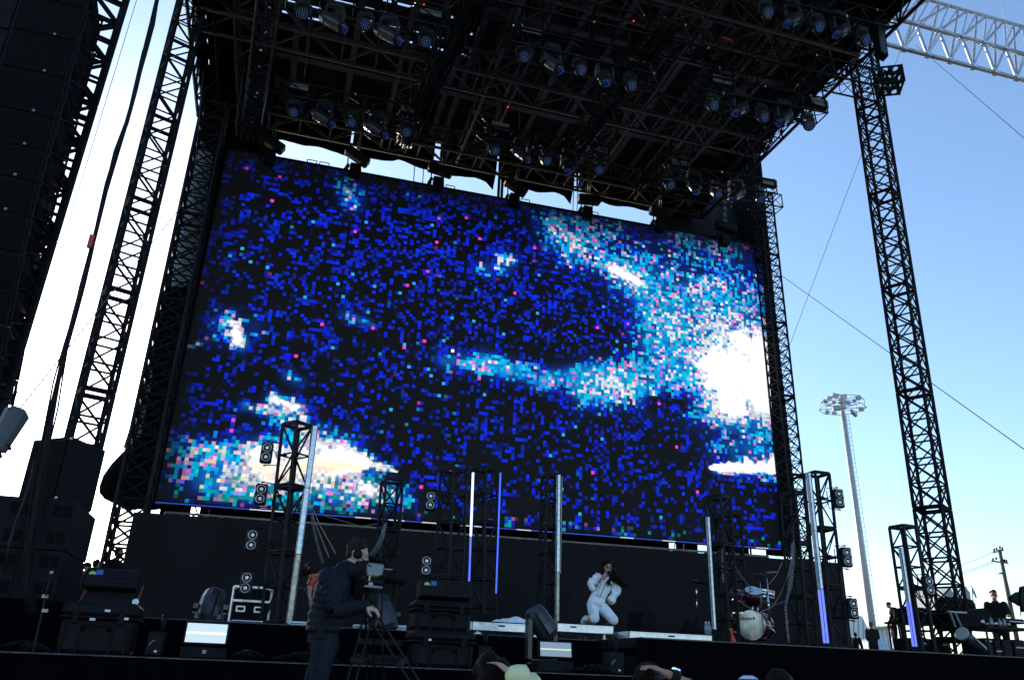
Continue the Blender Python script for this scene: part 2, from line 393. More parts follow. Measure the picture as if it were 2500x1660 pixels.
    k = (val > .42) & (r5 < .12); col[k] = pink[k]
    k = (val > .42) & (r5 > .12) & (r5 < .19); col[k] = lilac[k]
    k = (val > .40) & (r5 > .22) & (r5 < .22+np.clip((Gc-.22)*.95, .04, .70)); col[k] = white[k]
    k = (val > .6) & (Yc > 1095) & (Xc < 960) & (r5 > .80) & (r5 < .90); col[k] = yel[k]
    k = (Yc > 1165) & (Xc < 1000) & (r5 > .4) & (r5 < .75) & lit; col[k] = teal[k]*.6
    k = (r5 < .007) & (Dc < .3) & lit; col[k] = (1.0, .06, .55)
    k = (r5 > .978) & (Dc < .3) & lit; col[k] = (.02, .45, .90)
    low = Yc > 1195+(Xc-381)*.076
    k = low & lit & (r5 > .8); col[k] = teal[k]*.55
    k = low & lit & (r5 < .2); col[k] = pink[k]*.4
    rd = rng.random((NR, NC))
    dim = np.where(rd < .36, .08+.42*rng.random((NR, NC)), 1.0)
    dim = np.where(val > .45, .75+.25*rd, dim)
    col = col*dim[..., None]*edgeb[..., None]
    up = lambda a: np.repeat(np.repeat(a, SS, 0), SS, 1)
    a_l = up(lit).astype(float); cc = up(col)
    # soft light inside each lit block, darker at its rim
    q = np.abs((np.arange(SS)+.5)/SS-.5)*2; rim = 1-.22*np.maximum(q[None, :], q[:, None])**2
    cc = cc*np.tile(rim, (NR, NC))[..., None]
    # glow under the mosaic: blue to cyan haze, white only in the cores
    hz = 1-np.exp(-1.35*np.clip(D, 0, 3)); hz = hz*(.34+.50*N1+.20*N2)*np.repeat(np.repeat(edge, SS, 0), SS, 1)
    r6 = rng.random((NR, NC)); gw = np.clip((G*(.66+.40*N2+.25*N1)+(up(r6)-.5)*.55*np.clip(G*2, 0, 1)-.80)/.62, 0, 1)
    gw = gw*gw*(3-2*gw)
    hz = np.clip(hz, 0, 1)
    gc = np.stack([np.interp(hz, [0, .5, .8, 1], [0, 0, 0, .04]), np.interp(hz, [0, .25, .5, .8, 1], [0, .012, .10, .33, .60]), np.interp(hz, [0, .15, .35, .6, 1], [0, .05, .22, .55, .85])], -1)
    gwh = np.stack([.96-.06*(1-gw), .97+0*gw, 1+0*gw], -1)
    warm = np.clip(seg(560, 1150, 900, 1140, 50, 1)-.3, 0, 1)[..., None]*np.array([0, .14, .42])*N4[..., None]*1.4
    gwh = gwh*(1-np.clip(warm, 0, .5))
    gc = gc*(1-gw[..., None])+gwh*gw[..., None]
    mixf = a_l*(1-.95*np.clip(gw*1.15, 0, 1))
    out = gc*(1-mixf[..., None])+np.maximum(cc, gc*.35)*mixf[..., None]
    out += np.array([.002, .0025, .0035])  # faint grey emission painted in for reflection off the screen surface
    tile = .93+.11*rng.random((10, 17)); out = out*tile[(np.minimum(V, .9999)*10).astype(int), (np.minimum(U, .9999)*17).astype(int)][..., None]
    out = np.where(out > .85, out*1.15, out)
    return X, Y, np.clip(out, 0, 1.6)
SX_, SY_, SCOL = screen_colors()
def make_screen():
    W, H = NC*SS, NR*SS
    t = thing('video_screen', 'huge video wall glowing with blue, cyan and white pixel mosaic', 'video screen', ((cBL.x+cBR.x)/2, SY, 4.9))
    u = np.arange(W+1)/W; v = np.arange(H+1)/H; U, V = np.meshgrid(u, v)
    A = lambda c: np.array(c)-np.array(t.location)
    pt = ((1-U)*(1-V))[..., None]*A(cBL)+(U*(1-V))[..., None]*A(cBR)+((1-U)*V)[..., None]*A(cTL)+(U*V)[..., None]*A(cTR)
    vs = pt.reshape(-1, 3)
    i, j = np.meshgrid(np.arange(W), np.arange(H)); a = j*(W+1)+i
    fs = np.stack([a, a+1, a+W+2, a+W+1], -1).reshape(-1, 4)
    me = bpy.data.meshes.new('display')
    me.vertices.add(len(vs)); me.vertices.foreach_set('co', vs.ravel())
    me.loops.add(fs.size); me.loops.foreach_set('vertex_index', fs.ravel().astype(np.int32))
    me.polygons.add(len(fs)); me.polygons.foreach_set('loop_start', np.arange(0, fs.size, 4, dtype=np.int32))
    me.polygons.foreach_set('loop_total', np.full(len(fs), 4, dtype=np.int32))
    me.update(calc_edges=True)
    at = me.color_attributes.new('pixels', 'FLOAT_COLOR', 'CORNER')
    c4 = np.ones((len(fs), 4, 4), dtype=np.float32); c4[..., :3] = SCOL.reshape(-1, 3)[:, None, :]
    at.data.foreach_set('color', c4.ravel())
    m = bpy.data.materials.new('video_wall_pixels'); m.use_nodes = True; n = m.node_tree
    b = n.nodes['Principled BSDF']; ca = n.nodes.new('ShaderNodeVertexColor'); ca.layer_name = 'pixels'
    n.links.new(ca.outputs[0], b.inputs['Emission Color']); b.inputs['Emission Strength'].default_value = 0.52
    b.inputs['Base Color'].default_value = (.006, .006, .0065, 1); b.inputs['Roughness'].default_value = .7; b.inputs['Specular IOR Level'].default_value = .15
    me.materials.append(m)
    o = bpy.data.objects.new('display', me); sc.collection.objects.link(o); o.parent = t
    # cabinet behind
    ex = (cTR-cTL).normalized()
    mb = MB()
    f = [cBL+Vector((-.04, .02, -.03)), cBR+Vector((.04, .02, -.03)), cTR+Vector((.04, .02, .06)), cTL+Vector((-.04, .02, .06))]
    bk = [q+Vector((0, .35, 0)) for q in f]
    mb.add(f+bk, [(0, 1, 2, 3), (4, 7, 6, 5), (0, 4, 5, 1), (1, 5, 6, 2), (2, 6, 7, 3), (3, 7, 4, 0)])
    mb.build('cabinet', M_black, t)
    # perforated top rail with handles
    mb = MB(); n = 34; L = (cTR-cTL)
    hb = .075
    for k in range(n):
        a = cTL+L*(k/n)+Vector((0, .1, .06)); b_ = cTL+L*((k+1)/n)+Vector((0, .1, .06))
        m1 = a+(b_-a)*.42; m2 = a+(b_-a)*.55
        z = Vector((0, 0, hb))
        mb.bar(a+z*.5, m1+z*.5, .04, hb); mb.bar(m2+z*.5, b_+z*.5, .04, hb)
        mb.bar(m1+z*.15, m2+z*.15, .04, hb*.3); mb.bar(m1+z*.85, m2+z*.85, .04, hb*.3)
    for fr in (.145, .365, .505, .64):
        for s_ in (-1, 1):
            c = cTL+L*fr+Vector((0, .1, .06+hb))+L.normalized()*(s_*.17)
            e = L.normalized()*.13
            mb.tube(c-e, c-e+Vector((0, 0, .09)), .014, 5); mb.tube(c+e, c+e+Vector((0, 0, .09)), .014, 5); mb.tube(c-e+Vector((0, 0, .09)), c+e+Vector((0, 0, .09)), .014, 5)
    mb.build('top_rail', M_black, t)
    # bright lower edge strip
    mb = MB(); mb2 = MB(); L = cBR-cBL; n = 40
    W_ = {5, 6, 11, 13, 15, 16, 17, 18, 21, 28, 31, 38}; mB = mat('blue_edge_glow', (.02, .03, .1), .5, emit=(.02, .07, .7), estr=.35, var=0); mW = mat('white_edge_glow', (.1, .1, .1), .5, emit=(.8, .82, 1), estr=.4, var=0)
    k = 0
    while k < n:
        j = k
        while j < n and ((j in W_) == (k in W_)): j += 1
        a = cBL+L*(k/n)+Vector((0, -.02, -.045)); b_ = cBL+L*((j-.05)/n)+Vector((0, -.02, -.045))
        MB().bar(a, b_, .02, .022).build('edge_strip', mW if k in W_ else mB, t); k = j
    # steel frame behind the panels
    mb = MB()
    for k in range(9):
        x = cBL.x+(cBR.x-cBL.x)*(k+.5)/9
        truss_mb((x, SY+.75, 4.2), (x, SY+.75, 14.4), .5, .5, 10, .03, .016, mb=mb)
    mb.build('support_frame', M_black, t)
make_screen()
# ================================================================== stage decks
ZA, ZM = 1.62, 2.08          # apron deck, main deck
YA, YM, YR = 8.8, 11.5, 10.0 # front edges: apron, riser, right block
XB = 4.75
st = thing('stage', 'long black concert stage with draped front and a lower apron at left', 'stage', (4, 12, 0))
MB().box(((-9+XB)/2, (YA+YM)/2, ZA-.06), (XB+9, YM-YA, .12)).build('apron_deck', M_deck, st)
MB().box(((-9+XB)/2, (YM+23)/2, ZM-.06), (XB+9, 23-YM, .12)).build('main_deck', M_deck, st)
MB().box(((XB+17)/2+.002, (YR+23)/2, ZM-.06), (17-XB-.004, 23-YR, .12)).build('side_deck', M_deck, st)
def skirt(x0, x1, y, z0, z1, name='skirt'):
    n = max(8, int((x1-x0)*9))
    def f(u, v):
        x = x0+(x1-x0)*u
        return Vector((x, y-.025-.02*(1-v)*(sin(x*14+sin(x*3)*2)+.6*sin(x*31)), z0+(z1-z0)*v))
    MB().grid(f, n, 4).build(name, M_skirt, st, smooth=True)
skirt(-9, XB, YA-.03, 0, ZA-.02); skirt(-9, XB, YM-.03, ZA, ZM-.02); skirt(XB, 17, YR-.03, 0, ZM-.02)
def fskirt(u, v): return Vector((XB-.01-.01*sin(u*60), YR+(YM-YR)*u, (ZM-.12)*v))
MB().grid(fskirt, 20, 3).build('skirt', M_skirt, st)
MB().box((XB+.04, YR+.02, ZM/2-.01), (.16, .10, ZM-.04)).build('leak_block', M_fabric, st)  # block added at the skirt corner to shut out a light leak
MB().box((XB, (YR+YM)/2+.1, ZM/2-.1), (.06, YM-YR, ZM-.25)).build('skirt_frame', M_black, st)
M_edge = mat('worn_grey_deck_edge', (0.06, 0.068, 0.085), 0.45, 0.3, var=0.8, scale=14)
mb = MB(); mb.box(((-9+XB)/2, YA-.07, ZA-.012), (XB+9, .012, .008)); mb.build('edge_trim', M_edge, st)
mb = MB(); mb.box(((-9+XB)/2, YM-.07, ZM-.012), (XB+9, .012, .008)); mb.build('edge_trim', M_edge, st)
mb = MB(); mb.box(((17+XB)/2, YR-.07, ZM-.012), (17-XB, .012, .012)); mb.build('edge_trim', M_edge, st)
# ------------------------------------------------------------------ backdrop wall under the screen
a = P(328, 1250, y=18.7); b = P(2053, 1375, z=a.z)
wl = thing('backdrop_wall', 'charcoal panel wall across the back of the stage below the video screen', 'wall', ((a.x+b.x)/2, 18.7, ZM))
npan = 14
for k in range(npan):
    p = a+(b-a)*(k/npan); q = a+(b-a)*((k+1)/npan); e = (q-p)*.002
    mb = MB(); mb.bar(Vector((p.x, p.y, (ZM+a.z)/2))+e, Vector((q.x, q.y, (ZM+a.z)/2))-e, .12, a.z-ZM)
    mb.build('wall_panel', M_wall, wl)
# drape closing the void behind the screen foot, with the gaps daylight comes through
dv = thing('rear_drape', 'black drape closing the gap under the video screen with small openings', 'drape', (5, 21, 2))
for x0, x1 in ((392, 463), (488, 1634), (1653, 1702), (1730, 1826)):
    p = P(x0, 1245+(x0-480)*.072, y=21); q = P(x1, 1245+(x1-480)*.072, y=21)
    def f(u, v): return Vector((p.x+(q.x-p.x)*u, 21+.06*sin(u*(q.x-p.x)*9), 2.0+5.2*v))
    MB().grid(f, max(3, int((q.x-p.x)*5)), 3).build('drape_panel', M_fabric, dv)
# lattice beam that carries the screen, seen in the gap
mb = MB(); truss_mb((cBL.x+.2, 20.2, 4.45), (cBR.x-.2, 20.2, 4.6), .5, .5, 26, .03, .018, mb=mb)
tag(mb.build('screen_support_truss', mat('dusty_aluminium', (.22, .22, .23), .5, .5), None), 'grey lattice beam in the gap under the bottom edge of the screen', 'truss')
# ------------------------------------------------------------------ wing towers and drapes
def ptower(name, label, bot, top, y, w_, sec, nb, rc, rb, **k):
    a = P(bot[0], bot[1], y=y); b = P(top[0], top[1], y=y)
    d = (b-a); a2 = a+d*((k.pop('z0', a.z)-a.z)/d.z); b2 = a+d*((k.pop('z1', b.z)-a.z)/d.z)
    return truss_tower(name, label, a2, b2, w_, sec, nb, rc, rb, **k)
ptower('truss_tower', 'black lattice tower along the left edge of the video screen', (293, 1380), (478, 500), 19.2, .62, 2.4, 5, .045, .024, z0=0, z1=19, m=M_blackalu, x=True, base=False)
ptower('truss_tower', 'black lattice tower along the right edge of the video screen', (1950, 1366), (1841, 318), 19.3, .5, 2.4, 6, .033, .017, z0=0, z1=16.4, m=M_blackalu, x=True, base=False)
def drape(name, label, corners, m=M_fabric, nu=24, nv=24, amp=.06, freq=16, thick=.0):
    c = [Vector(q) for q in corners]  # BL BR TR TL
    nrm = (c[1]-c[0]).cross(c[3]-c[0]).normalized()
    def f(u, v):
        q = (c[0]*(1-u)+c[1]*u)*(1-v)+(c[3]*(1-u)+c[2]*u)*v
        return q+nrm*amp*(sin(u*freq+sin(v*5)*.8)+.5*sin(u*freq*2.3+v*3))
    return tag(MB().grid(f, nu, nv).build(name, m, None, smooth=True), label, 'drape')
# left: strip between tower and screen, bottom to roof
drape('side_drape', 'black drape hanging between left lattice tower and video screen', [P(296, 1243, y=20.3), P(400, 1245, y=20.3), P(665, 60, y=20.3), P(546, 60, y=20.3)])
drape('side_drape', 'black drape filling the top left corner above the video screen', [P(520, 400, y=20.6), P(668, 395, y=20.6), P(700, -160, y=20.6), P(520, -160, y=20.6)], amp=.05)
# right: behind right tower, bottom to roof
drape('side_drape', 'tall black drape behind the right edge tower of the screen', [P(1870, 1355, y=20.3), P(1955, 1362, y=20.3), P(1848, 300, y=20.3), P(1790, 290, y=20.3)], amp=.02)
drape('side_drape', 'dark wrinkled drape above the right end of the video screen', [P(1600, 640, y=20.7), P(1860, 700, y=20.7), P(1850, 260, y=20.7), P(1600, 200, y=20.7)], m=mat('dark_blue_grey_drape', (.018, .020, .026), .7, var=.3, scale=1.5, bump=.8, bscale=3), amp=.05)
# loose tarpaulins at the foot of the left tower
def cloth_poly(name, label, pts, y, thick, m, bulge=.3, cat='tarpaulin'):
    # pts: outline pixels (centre fan), pushed toward the viewer in the middle
    W = [P(x, yy, y=y) for x, yy in pts]; n = len(W); c = sum(W, Vector())/n
    vs = []; fs = []; rings = 4
    for side, sg in ((0, -1), (1, .5)):
        base = len(vs)
        for r in range(rings):
            t = 1-r/rings
            for k, q in enumerate(W):
                p = c+(q-c)*t; vs.append(p+Vector((0, sg*bulge*(1-t*t)*(1+.25*sin(k*2.1+r)), 0)))
        vs.append(c+Vector((0, sg*bulge, 0)))
        for r in range(rings-1):
            for k in range(n):
                fs.append((base+r*n+k, base+r*n+(k+1) % n, base+(r+1)*n+(k+1) % n, base+(r+1)*n+k))
        for k in range(n): fs.append((base+(rings-1)*n+k, base+(rings-1)*n+(k+1) % n, base+rings*n))
    o = MB().add(vs, fs).build(name, m, None, smooth=True); return tag(o, label, cat)
cloth_poly('tarpaulin', 'black tarpaulin bulging out beside the foot of the left lattice tower', [(322, 1085), (300, 1103), (272, 1132), (252, 1160), (243, 1185), (242, 1202), (255, 1218), (285, 1232), (330, 1246), (345, 1180), (345, 1110)], 19.7, .3, M_fabric)
cloth_poly('tarpaulin', 'grey blue tarpaulin flaring behind the left lattice tower', [(369, 874), (352, 930), (336, 990), (318, 1040), (300, 1095), (322, 1084), (344, 1060), (362, 980), (372, 920)], 20.0, .2, M_greytarp, bulge=.12)
cloth_poly('tarpaulin', 'pale blue grey sheet seen through the upper left lattice tower', [(478, 330), (452, 480), (425, 620), (418, 700), (470, 700), (492, 560), (520, 380)], 20.0, .2, M_greytarp, bulge=.1)

# ------------------------------------------------------------------ roof
ZR = 15.6
XL, XR_ = -3.4, 11.9
roof = thing('stage_roof', 'dark stage roof of lattice girders under black cloth above the stage', 'roof', (4.5, 14, ZR))
def rt(a, b, n, w_=.9, h=.75, rc=.045, rb=.026, m=M_roofsteel):
    truss_mb(a, b, w_, h, n, rc, rb, n=6).build('roof_truss', m, roof)
for y, w_ in ((19.6, .7), (15.9+.3, .75), (12.6, .8), (9.4, .8)):
    rt((XL, y, ZR+.37), (XR_, y, ZR+.37), 18, w_)
for x in (-2.2, 1.85, 4.15, 7.6, 10.0): rt((x, 9.0, ZR+.42+.02), (x, 20.0, ZR+.42+.02), 13, .72, .6)
rt((XR_-.1, 8.4, ZR+.3), (XR_-.1, 20.1, ZR+.3), 13, .6, .6, m=M_blackalu)
rt((XL+.1, 8.4, ZR+.3), (XL+.1, 20.1, ZR+.3), 13, .6, .6, m=M_blackalu)
# pale purlins running front to back, above the girders
for x in (-1.2, .3, 2.95, 3.3, 5.6, 6.6, 8.6, 9.3, 10.7):
    MB().box((x, 14.3, ZR+1.02), (.16, 11.5, .1)).build('purlin', M_roofsteel, roof)
for y in (17.9, 14.6, 11.0): MB().box((4.3, y, ZR+.92), (14.6, .2, .06)).build('purlin', M_roofsteel, roof)
# roof cloth, with louvre slits near the left
mb = MB(); z = ZR+1.12
slits = []
for r, y in enumerate((15.35, 15.75, 16.15, 16.55, 13.6, 13.95, 14.3, 12.9)):
    x = -1.9+.2*(r % 3)
    while x < (2.9 if r < 4 else 1.9):
        L = random.uniform(.18, .55); slits.append((x, x+L, y-.035, y+.035)); x += L+random.uniform(.12, .5)
ys = sorted(set([8.3, 20.6]+[s_[2] for s_ in slits]+[s_[3] for s_ in slits]))
for y0, y1 in zip(ys[:-1], ys[1:]):
    row = sorted([(s_[0], s_[1]) for s_ in slits if abs(s_[2]-y0) < 1e-6 and abs(s_[3]-y1) < 1e-6])
    x = XL-.05
    for s0, s1 in row+[(XR_+.15, None)]:
        if s0-x > .01: mb.add([(x, y0, z), (s0, y0, z), (s0, y1, z), (x, y1, z)], [(0, 1, 2, 3)])
        x = s1 if s1 else x
mb.build('roof_cloth', M_roofcloth, roof)
# front-right and side fascias
def fascia(p, q, z0, z1, n=14):
    p = Vector(p); q = Vector(q)
    def f(u, v): 
        c = p+(q-p)*u; return Vector((c.x+.04*sin(u*40), c.y+.04*sin(u*33+1), z0+(z1-z0)*v-.05*(1-v)*sin(u*n*2)))
    MB().grid(f, n*3, 3).build('fascia', M_fabric, roof, smooth=True)
fascia((XR_+.15, 8.3, 0), (XR_+.15, 20.6, 0), ZR+.25, ZR+1.2); fascia((XL-.05, 15, 0), (XL-.05, 20.6, 0), ZR+.0, ZR+1.2)
fascia((XL-.05, 8.3, 0), (XR_+.15, 8.3, 0), ZR+.1, ZR+1.2)
# scalloped rear valance
VAL = [[(560, 332), (671, 339), (690, 337), (717, 341), (747, 351), (788, 358), (825, 366), (852, 378)],
       [(862, 345), (890, 381), (923, 383), (961, 389), (974, 387), (1008, 398), (1042, 408), (1058, 414)],
       [(1075, 390), (1096, 425), (1127, 424), (1160, 430), (1188, 442), (1206, 459), (1214, 420)],
       [(1222, 410), (1228, 440), (1236, 451), (1271, 454), (1312, 463), (1356, 467), (1380, 476), (1397, 494), (1405, 450)],
       [(1416, 450), (1430, 465), (1459, 485), (1492, 494), (1512, 499), (1560, 506), (1600, 512), (1650, 515)]]
for pn in VAL:
    W = [P(x, y, y=20.5) for x, y in pn]; vs = []; fs = []
    dense = []
    for a_, b_ in zip(W[:-1], W[1:]):
        for k in range(4): dense.append(a_+(b_-a_)*(k/4))
    dense.append(W[-1]); n = len(dense)
    for j in range(5):
        for i, q in enumerate(dense):
            vs.append(Vector((q.x, 20.5+.05*sin(q.x*5)*(1-j/4)+.12*(1-j/4), q.z+(ZR+1.2-q.z)*(j/4))))
    for j in range(4):
        for i in range(n-1): fs.append((j*n+i, j*n+i+1, (j+1)*n+i+1, (j+1)*n+i))
    MB().add(vs, fs).build('valance', M_fabric, roof, smooth=True)
# hanging rods behind the screen top, seen against the daylight gap
for x in (1009, 1031, 1216, 1224, 1398, 1408):
    a = P(x, 470+(x-1000)*.1, y=20.3); b = P(x+4, 380+(x-1000)*.16, y=20.3)
    w_ = .05 if x in (1216, 1224) else .015
    MB().tube(a-Vector((0, 0, .6)), b+Vector((0, 0, .7)), w_, 6).build('hanger_rod', M_black, roof)
# jagged cover at the far left corner of the roof
cloth_poly('tarpaulin', 'ragged black cover at the top left corner of the stage roof', [(500, -60), (506, 26), (522, 42), (520, 66), (537, 100), (560, 180), (600, 180), (640, -60)], 19.9, .3, M_fabric, bulge=.15)
# ------------------------------------------------------------------ big towers
ptower('truss_tower', 'tall black lattice tower left of the stage, square section', (205, 1075), (470, 0), 16.0, .52, 2.0, 4, .045, .024, z0=0, z1=18.5, x=False, spin=radians(22), base=True)
ptower('truss_tower', 'tall black lattice tower at right of the stage, corner towards the viewer', (2303, 1420), (2112, 170), 13.0, .52, 2.35, 5, .036, .020, z0=0, z1=17.2, x=True, spin=radians(45-16), base=True)
ptower('truss_tower', 'black lattice tower behind the hanging speaker column at far left', (-38, 975), (268, 0), 11.0, .42, 2.4, 6, .048, .03, z0=0, z1=13.5, spin=radians(20))
# block with pentagon holes where the front truss meets the right tower
tb = thing('corner_block', 'black hollow truss corner block with round cut-outs beside the right tower', 'truss corner block', P(2172, 200, y=12.6))
cc_ = P(2172, 198, y=12.6)
for (dx, rz) in ((0, 0), (0, pi/2)):
    pass
def holed_plate(mb, c, ux, uy, s_, th, holes, r, nn=5):
    # plate as frame bars around polygon holes
    n = Vector(ux).cross(Vector(uy)).normalized(); c = Vector(c); ux = Vector(ux); uy = Vector(uy)
    G_ = 30
    for i in range(G_):
        for j in range(G_):
            x = ((i+.5)/G_-.5)*s_; y = ((j+.5)/G_-.5)*s_
            if any(math.hypot(x-hx*s_, y-hy*s_) < r*s_ for hx, hy in holes): continue
            q = c+ux*x+uy*y; e = s_/G_/2*1.001
            mb.add([q-ux*e-uy*e, q+ux*e-uy*e, q+ux*e+uy*e, q-ux*e+uy*e], [(0, 1, 2, 3)])
mb = MB(); S_ = .52
hs = [(-.22, -.22), (.22, -.22), (-.22, .22), (.22, .22)]
qx = Vector((cos(-.5), sin(-.5), 0)); qy = Vector((-sin(-.5), cos(-.5), 0)); qz = Vector((0, 0, 1))
for sgn in (-1, 1):
    holed_plate(mb, cc_+qy*sgn*S_/2, qx, qz, S_, .01, hs, .165); holed_plate(mb, cc_+qx*sgn*S_/2, qy, qz, S_, .01, hs, .165); holed_plate(mb, cc_+qz*sgn*S_/2, qx, qy, S_, .01, hs, .165)
mb.build('casing', M_black, tb)
for sx in (-1, 1):
    for sy in (-1, 1): MB().tube(cc_+qx*sx*S_/2+qy*sy*S_/2-qz*S_/2, cc_+qx*sx*S_/2+qy*sy*S_/2+qz*S_/2, .018, 5).build('corner_bar', M_black, tb)
# crane jib at the top right (bare metal)
A0 = P(2150, 14, y=15); 
jib = thing('crane_jib', 'bright bare metal lattice boom crossing the top right corner', 'truss boom', P(2340, 100, y=15))
def jp(x, y, dy=0): return P(x, y, y=15+dy)
# front top chord, front bottom chord, rear top chord
ch = {'ft': (jp(2100, 12, 0), jp(2560, 148, 0)), 'fb': (jp(2100, 85, 0), jp(2560, 215, 0)), 'rt': (jp(2170, -20, .8), jp(2570, 82, .8)), 'rb': (jp(2100, 28+5, .8), jp(2560, 160, .8))}
ch = {'fb': (jp(2060, 62+20, 0), jp(2560, 212, 0)), 'ft': (jp(2060, 12, 0), jp(2560, 150, 0)), 'rt': (jp(2150, -32, .9), jp(2560, 84, .9))}
for k, (a, b) in ch.items():
    MB().tube(a, b, .075 if k != 'rt' else .06, 8).build('chord', M_galv, jib, smooth=True)
def along(k, t): a, b = ch[k]; return a+(b-a)*t
mb = MB(); mb2 = MB(); nb = 9
for i in range(nb):
    t0, t1, tm = i/nb, (i+1)/nb, (i+.5)/nb
    mb.tube(along('ft', t0), along('fb', tm), .05, 6); mb2.tube(along('fb', tm), along('ft', t1), .034, 6)
    mb.tube(along('ft', t0), along('rt', tm), .045, 6); mb2.tube(along('rt', tm), along('ft', t1), .034, 6)
    mb.tube(along('rt', t0), along('fb', tm), .04, 6); mb2.tube(along('fb', tm), along('rt', t1), .034, 6)
    mb2.box(along('fb', tm), (.17, .17, .12)); mb2.box(along('ft', t0), (.17, .17, .12))
mb.build('bracing', M_galv, jib); mb2.build('bracing', M_alu, jib)
# ------------------------------------------------------------------ guy wires
def wire(name, label, p, q, r, m=M_wire, sag=0, n=12, cat='wire'):
    p = Vector(p); q = Vector(q); pts = [p+(q-p)*(k/n)-Vector((0, 0, sag*4*(k/n)*(1-k/n))) for k in range(n+1)]
    return tag(MB().path(pts, r, 4).build(name, m, None), label, cat)
wire('guy_wire', 'long guy wire falling right across the sky from the screen tower', P(1893, 662, y=19), P(2540, 1125, y=9), .009)
wire('guy_wire', 'steep guy wire crossing the sky left of the right tower', P(2230, 40, y=14), P(1912, 885, y=19), .008)
wire('guy_wire', 'thin guy wire in the sky at right below the metal boom', P(2235, 110, y=14.5), P(2540, 372, y=9), .008)
wire('guy_wire', 'thin vertical wire above the metal boom at top right', P(2440, -10, y=16), P(2472, 118, y=16), .014, m=M_alu)
wire('guy_wire', 'thin guy wire left of the hanging cable loom', P(340, -20, y=14), P(10, 1060, y=14), .006)
wire('guy_wire', 'guy wire running up between left tower and screen tower', P(510, 20, y=18), P(470, 480, y=18), .008)
wire('guy_wire', 'guy wire rising from lower left across the left tower to the screen', P(30, 1020, y=12), P(446, 500, y=18.8), .010)
# cable loom at left
lm = thing('cable_loom', 'thick bundle of black cables hanging beside the left tower', 'cable bundle', P(110, 1060, y=9.2))
pts0 = [(388, -20), (372, 60), (352, 130), (330, 220), (310, 300), (285, 370), (262, 450), (242, 530), (222, 620), (200, 700), (185, 760), (160, 850), (142, 930), (128, 1000), (112, 1075), (98, 1160), (84, 1260), (72, 1340), (66, 1420), (78, 1500)]
for k in range(7):
    sp = [0, .3, -.3, .6, -.6, 1, -1][k]
    pts = [P(x+sp*(4+2.5*sin(i*1.7+k)+(8 if i > 9 else 0)*abs(sp)*min(i-9, 5)/5), y, y=9.2+.03*sin(k*3+i)) for i, (x, y) in enumerate(pts0)]
    MB().path(pts, .014 if k < 5 else .009, 6).build('cable', M_rubber, lm, smooth=True)
MB().box(P(222, 590, y=9.15), (.05, .05, .16)).build('red_clip', M_redplastic, lm)
# ================================================================== hanging light rows
M_shell = mat('moving_light_shell', (0.022, 0.024, 0.030), 0.3, 0.0, var=0.25, scale=8)
def fixture_wash(d):
    t = thing('wash_light', 'x', 'stage light')
    mb = MB().box((0, 0, -.08), (.26, .18, .12), bev=.02); mb.tube((-.07, 0, 0), (-.07, 0, .06), .02, 6); mb.tube((.07, 0, 0), (.07, 0, .06), .02, 6)
    mb.build('base', M_shell, t, local=True)
    mb = MB()
    for s_ in (-1, 1): mb.bar((s_*.15, 0, -.12), (s_*.155, 0, -.36), .03, .09, up=(0, 1, 0))
    mb.box((0, 0, -.145), (.33, .10, .03)); mb.build('yoke', M_shell, t, local=True)
    R = aim(d); c = Vector((0, 0, -.34))
    h = MB().lathe([(.01, -.15), (.07, -.145), (.10, -.10), (.118, -.02), (.128, .05), (.130, .10), (.118, .105)], c, 16, R).build('head', M_shell, t, smooth=True, local=True)
    MB().lathe([(.001, .107), (.116, .107), (.116, .109), (.001, .109)], c, 16, R).build('lens_plate', M_plate, h, local=True)
    mb = MB(); k = 0
    for rr, n in ((0, 1), (.040, 6), (.082, 12)):
        for i in range(n):
            a = 2*pi*i/n; p = R @ Vector((rr*cos(a), rr*sin(a), .109))+c; mb.lathe([(.012, 0), (.009, .010), (.002, .012)], p, 6, R)
    mb.build('led_lens_cluster', M_led, h, local=True)
    return t
def fixture_spot(d):
    t = thing('spot_light', 'x', 'stage light')
    mb = MB().box((0, 0, -.08), (.34, .24, .15), bev=.03); mb.tube((-.1, 0, 0), (-.1, 0, .06), .02, 6); mb.tube((.1, 0, 0), (.1, 0, .06), .02, 6)
    mb.build('base', M_shell, t, local=True)
    R = aim(d); c = Vector((0, 0, -.48)); side = (R @ Vector((1, 0, 0)))
    mb = MB()
    for s_ in (-1, 1): mb.bar((0+s_*.17, 0, -.14), Vector((s_*.18, 0, -.5)), .06, .14, up=(0, 1, 0))
    mb.box((0, 0, -.17), (.38, .13, .03)); mb.build('yoke', M_shell, t, local=True)
    prof = [(.02, -.36), (.10, -.35), (.15, -.28), (.155, -.05), (.14, .1), (.115, .26), (.11, .33), (.10, .335)]
    h = MB().lathe(prof, c, 14, R, sx=1.0, sy=.85).build('head', M_shell, t, smooth=True, local=True)
    MB().lathe([(.112, .24), (.12, .25), (.12, .30), (.112, .31)], c, 16, R).build('lens_ring', M_black, h, smooth=True, local=True)
    MB().lathe([(.085, .332), (.078, .355), (.05, .375), (.005, .385)], c, 16, R).build('lens', M_bluelens, h, smooth=True, local=True)
    return t
def fixture_strobe():
    t = thing('strobe_light', 'x', 'stage light')
    MB().box((0, 0, 0), (.50, .16, .22), bev=.015).build('housing', M_plastic, t, local=True)
    mb = MB(); mb.box((0, -.085, .055), (.45, .012, .085)); mb.box((0, -.085, -.055), (.45, .012, .085)); mb.build('face', M_greybox, t, local=True)
    for x_ in (-.12, .12): MB().tube((x_, 0, -.1), (x_, 0, -.2), .015, 6).build('clamp', M_black, t, local=True)
    return t
WD = [(.15, -.75, -.65), (-.25, -.7, -.7)]
SD = [(.75, -.30, -.62), (.45, -.45, -.8), (-.62, -.30, -.72), (-.15, -.5, -.9)]
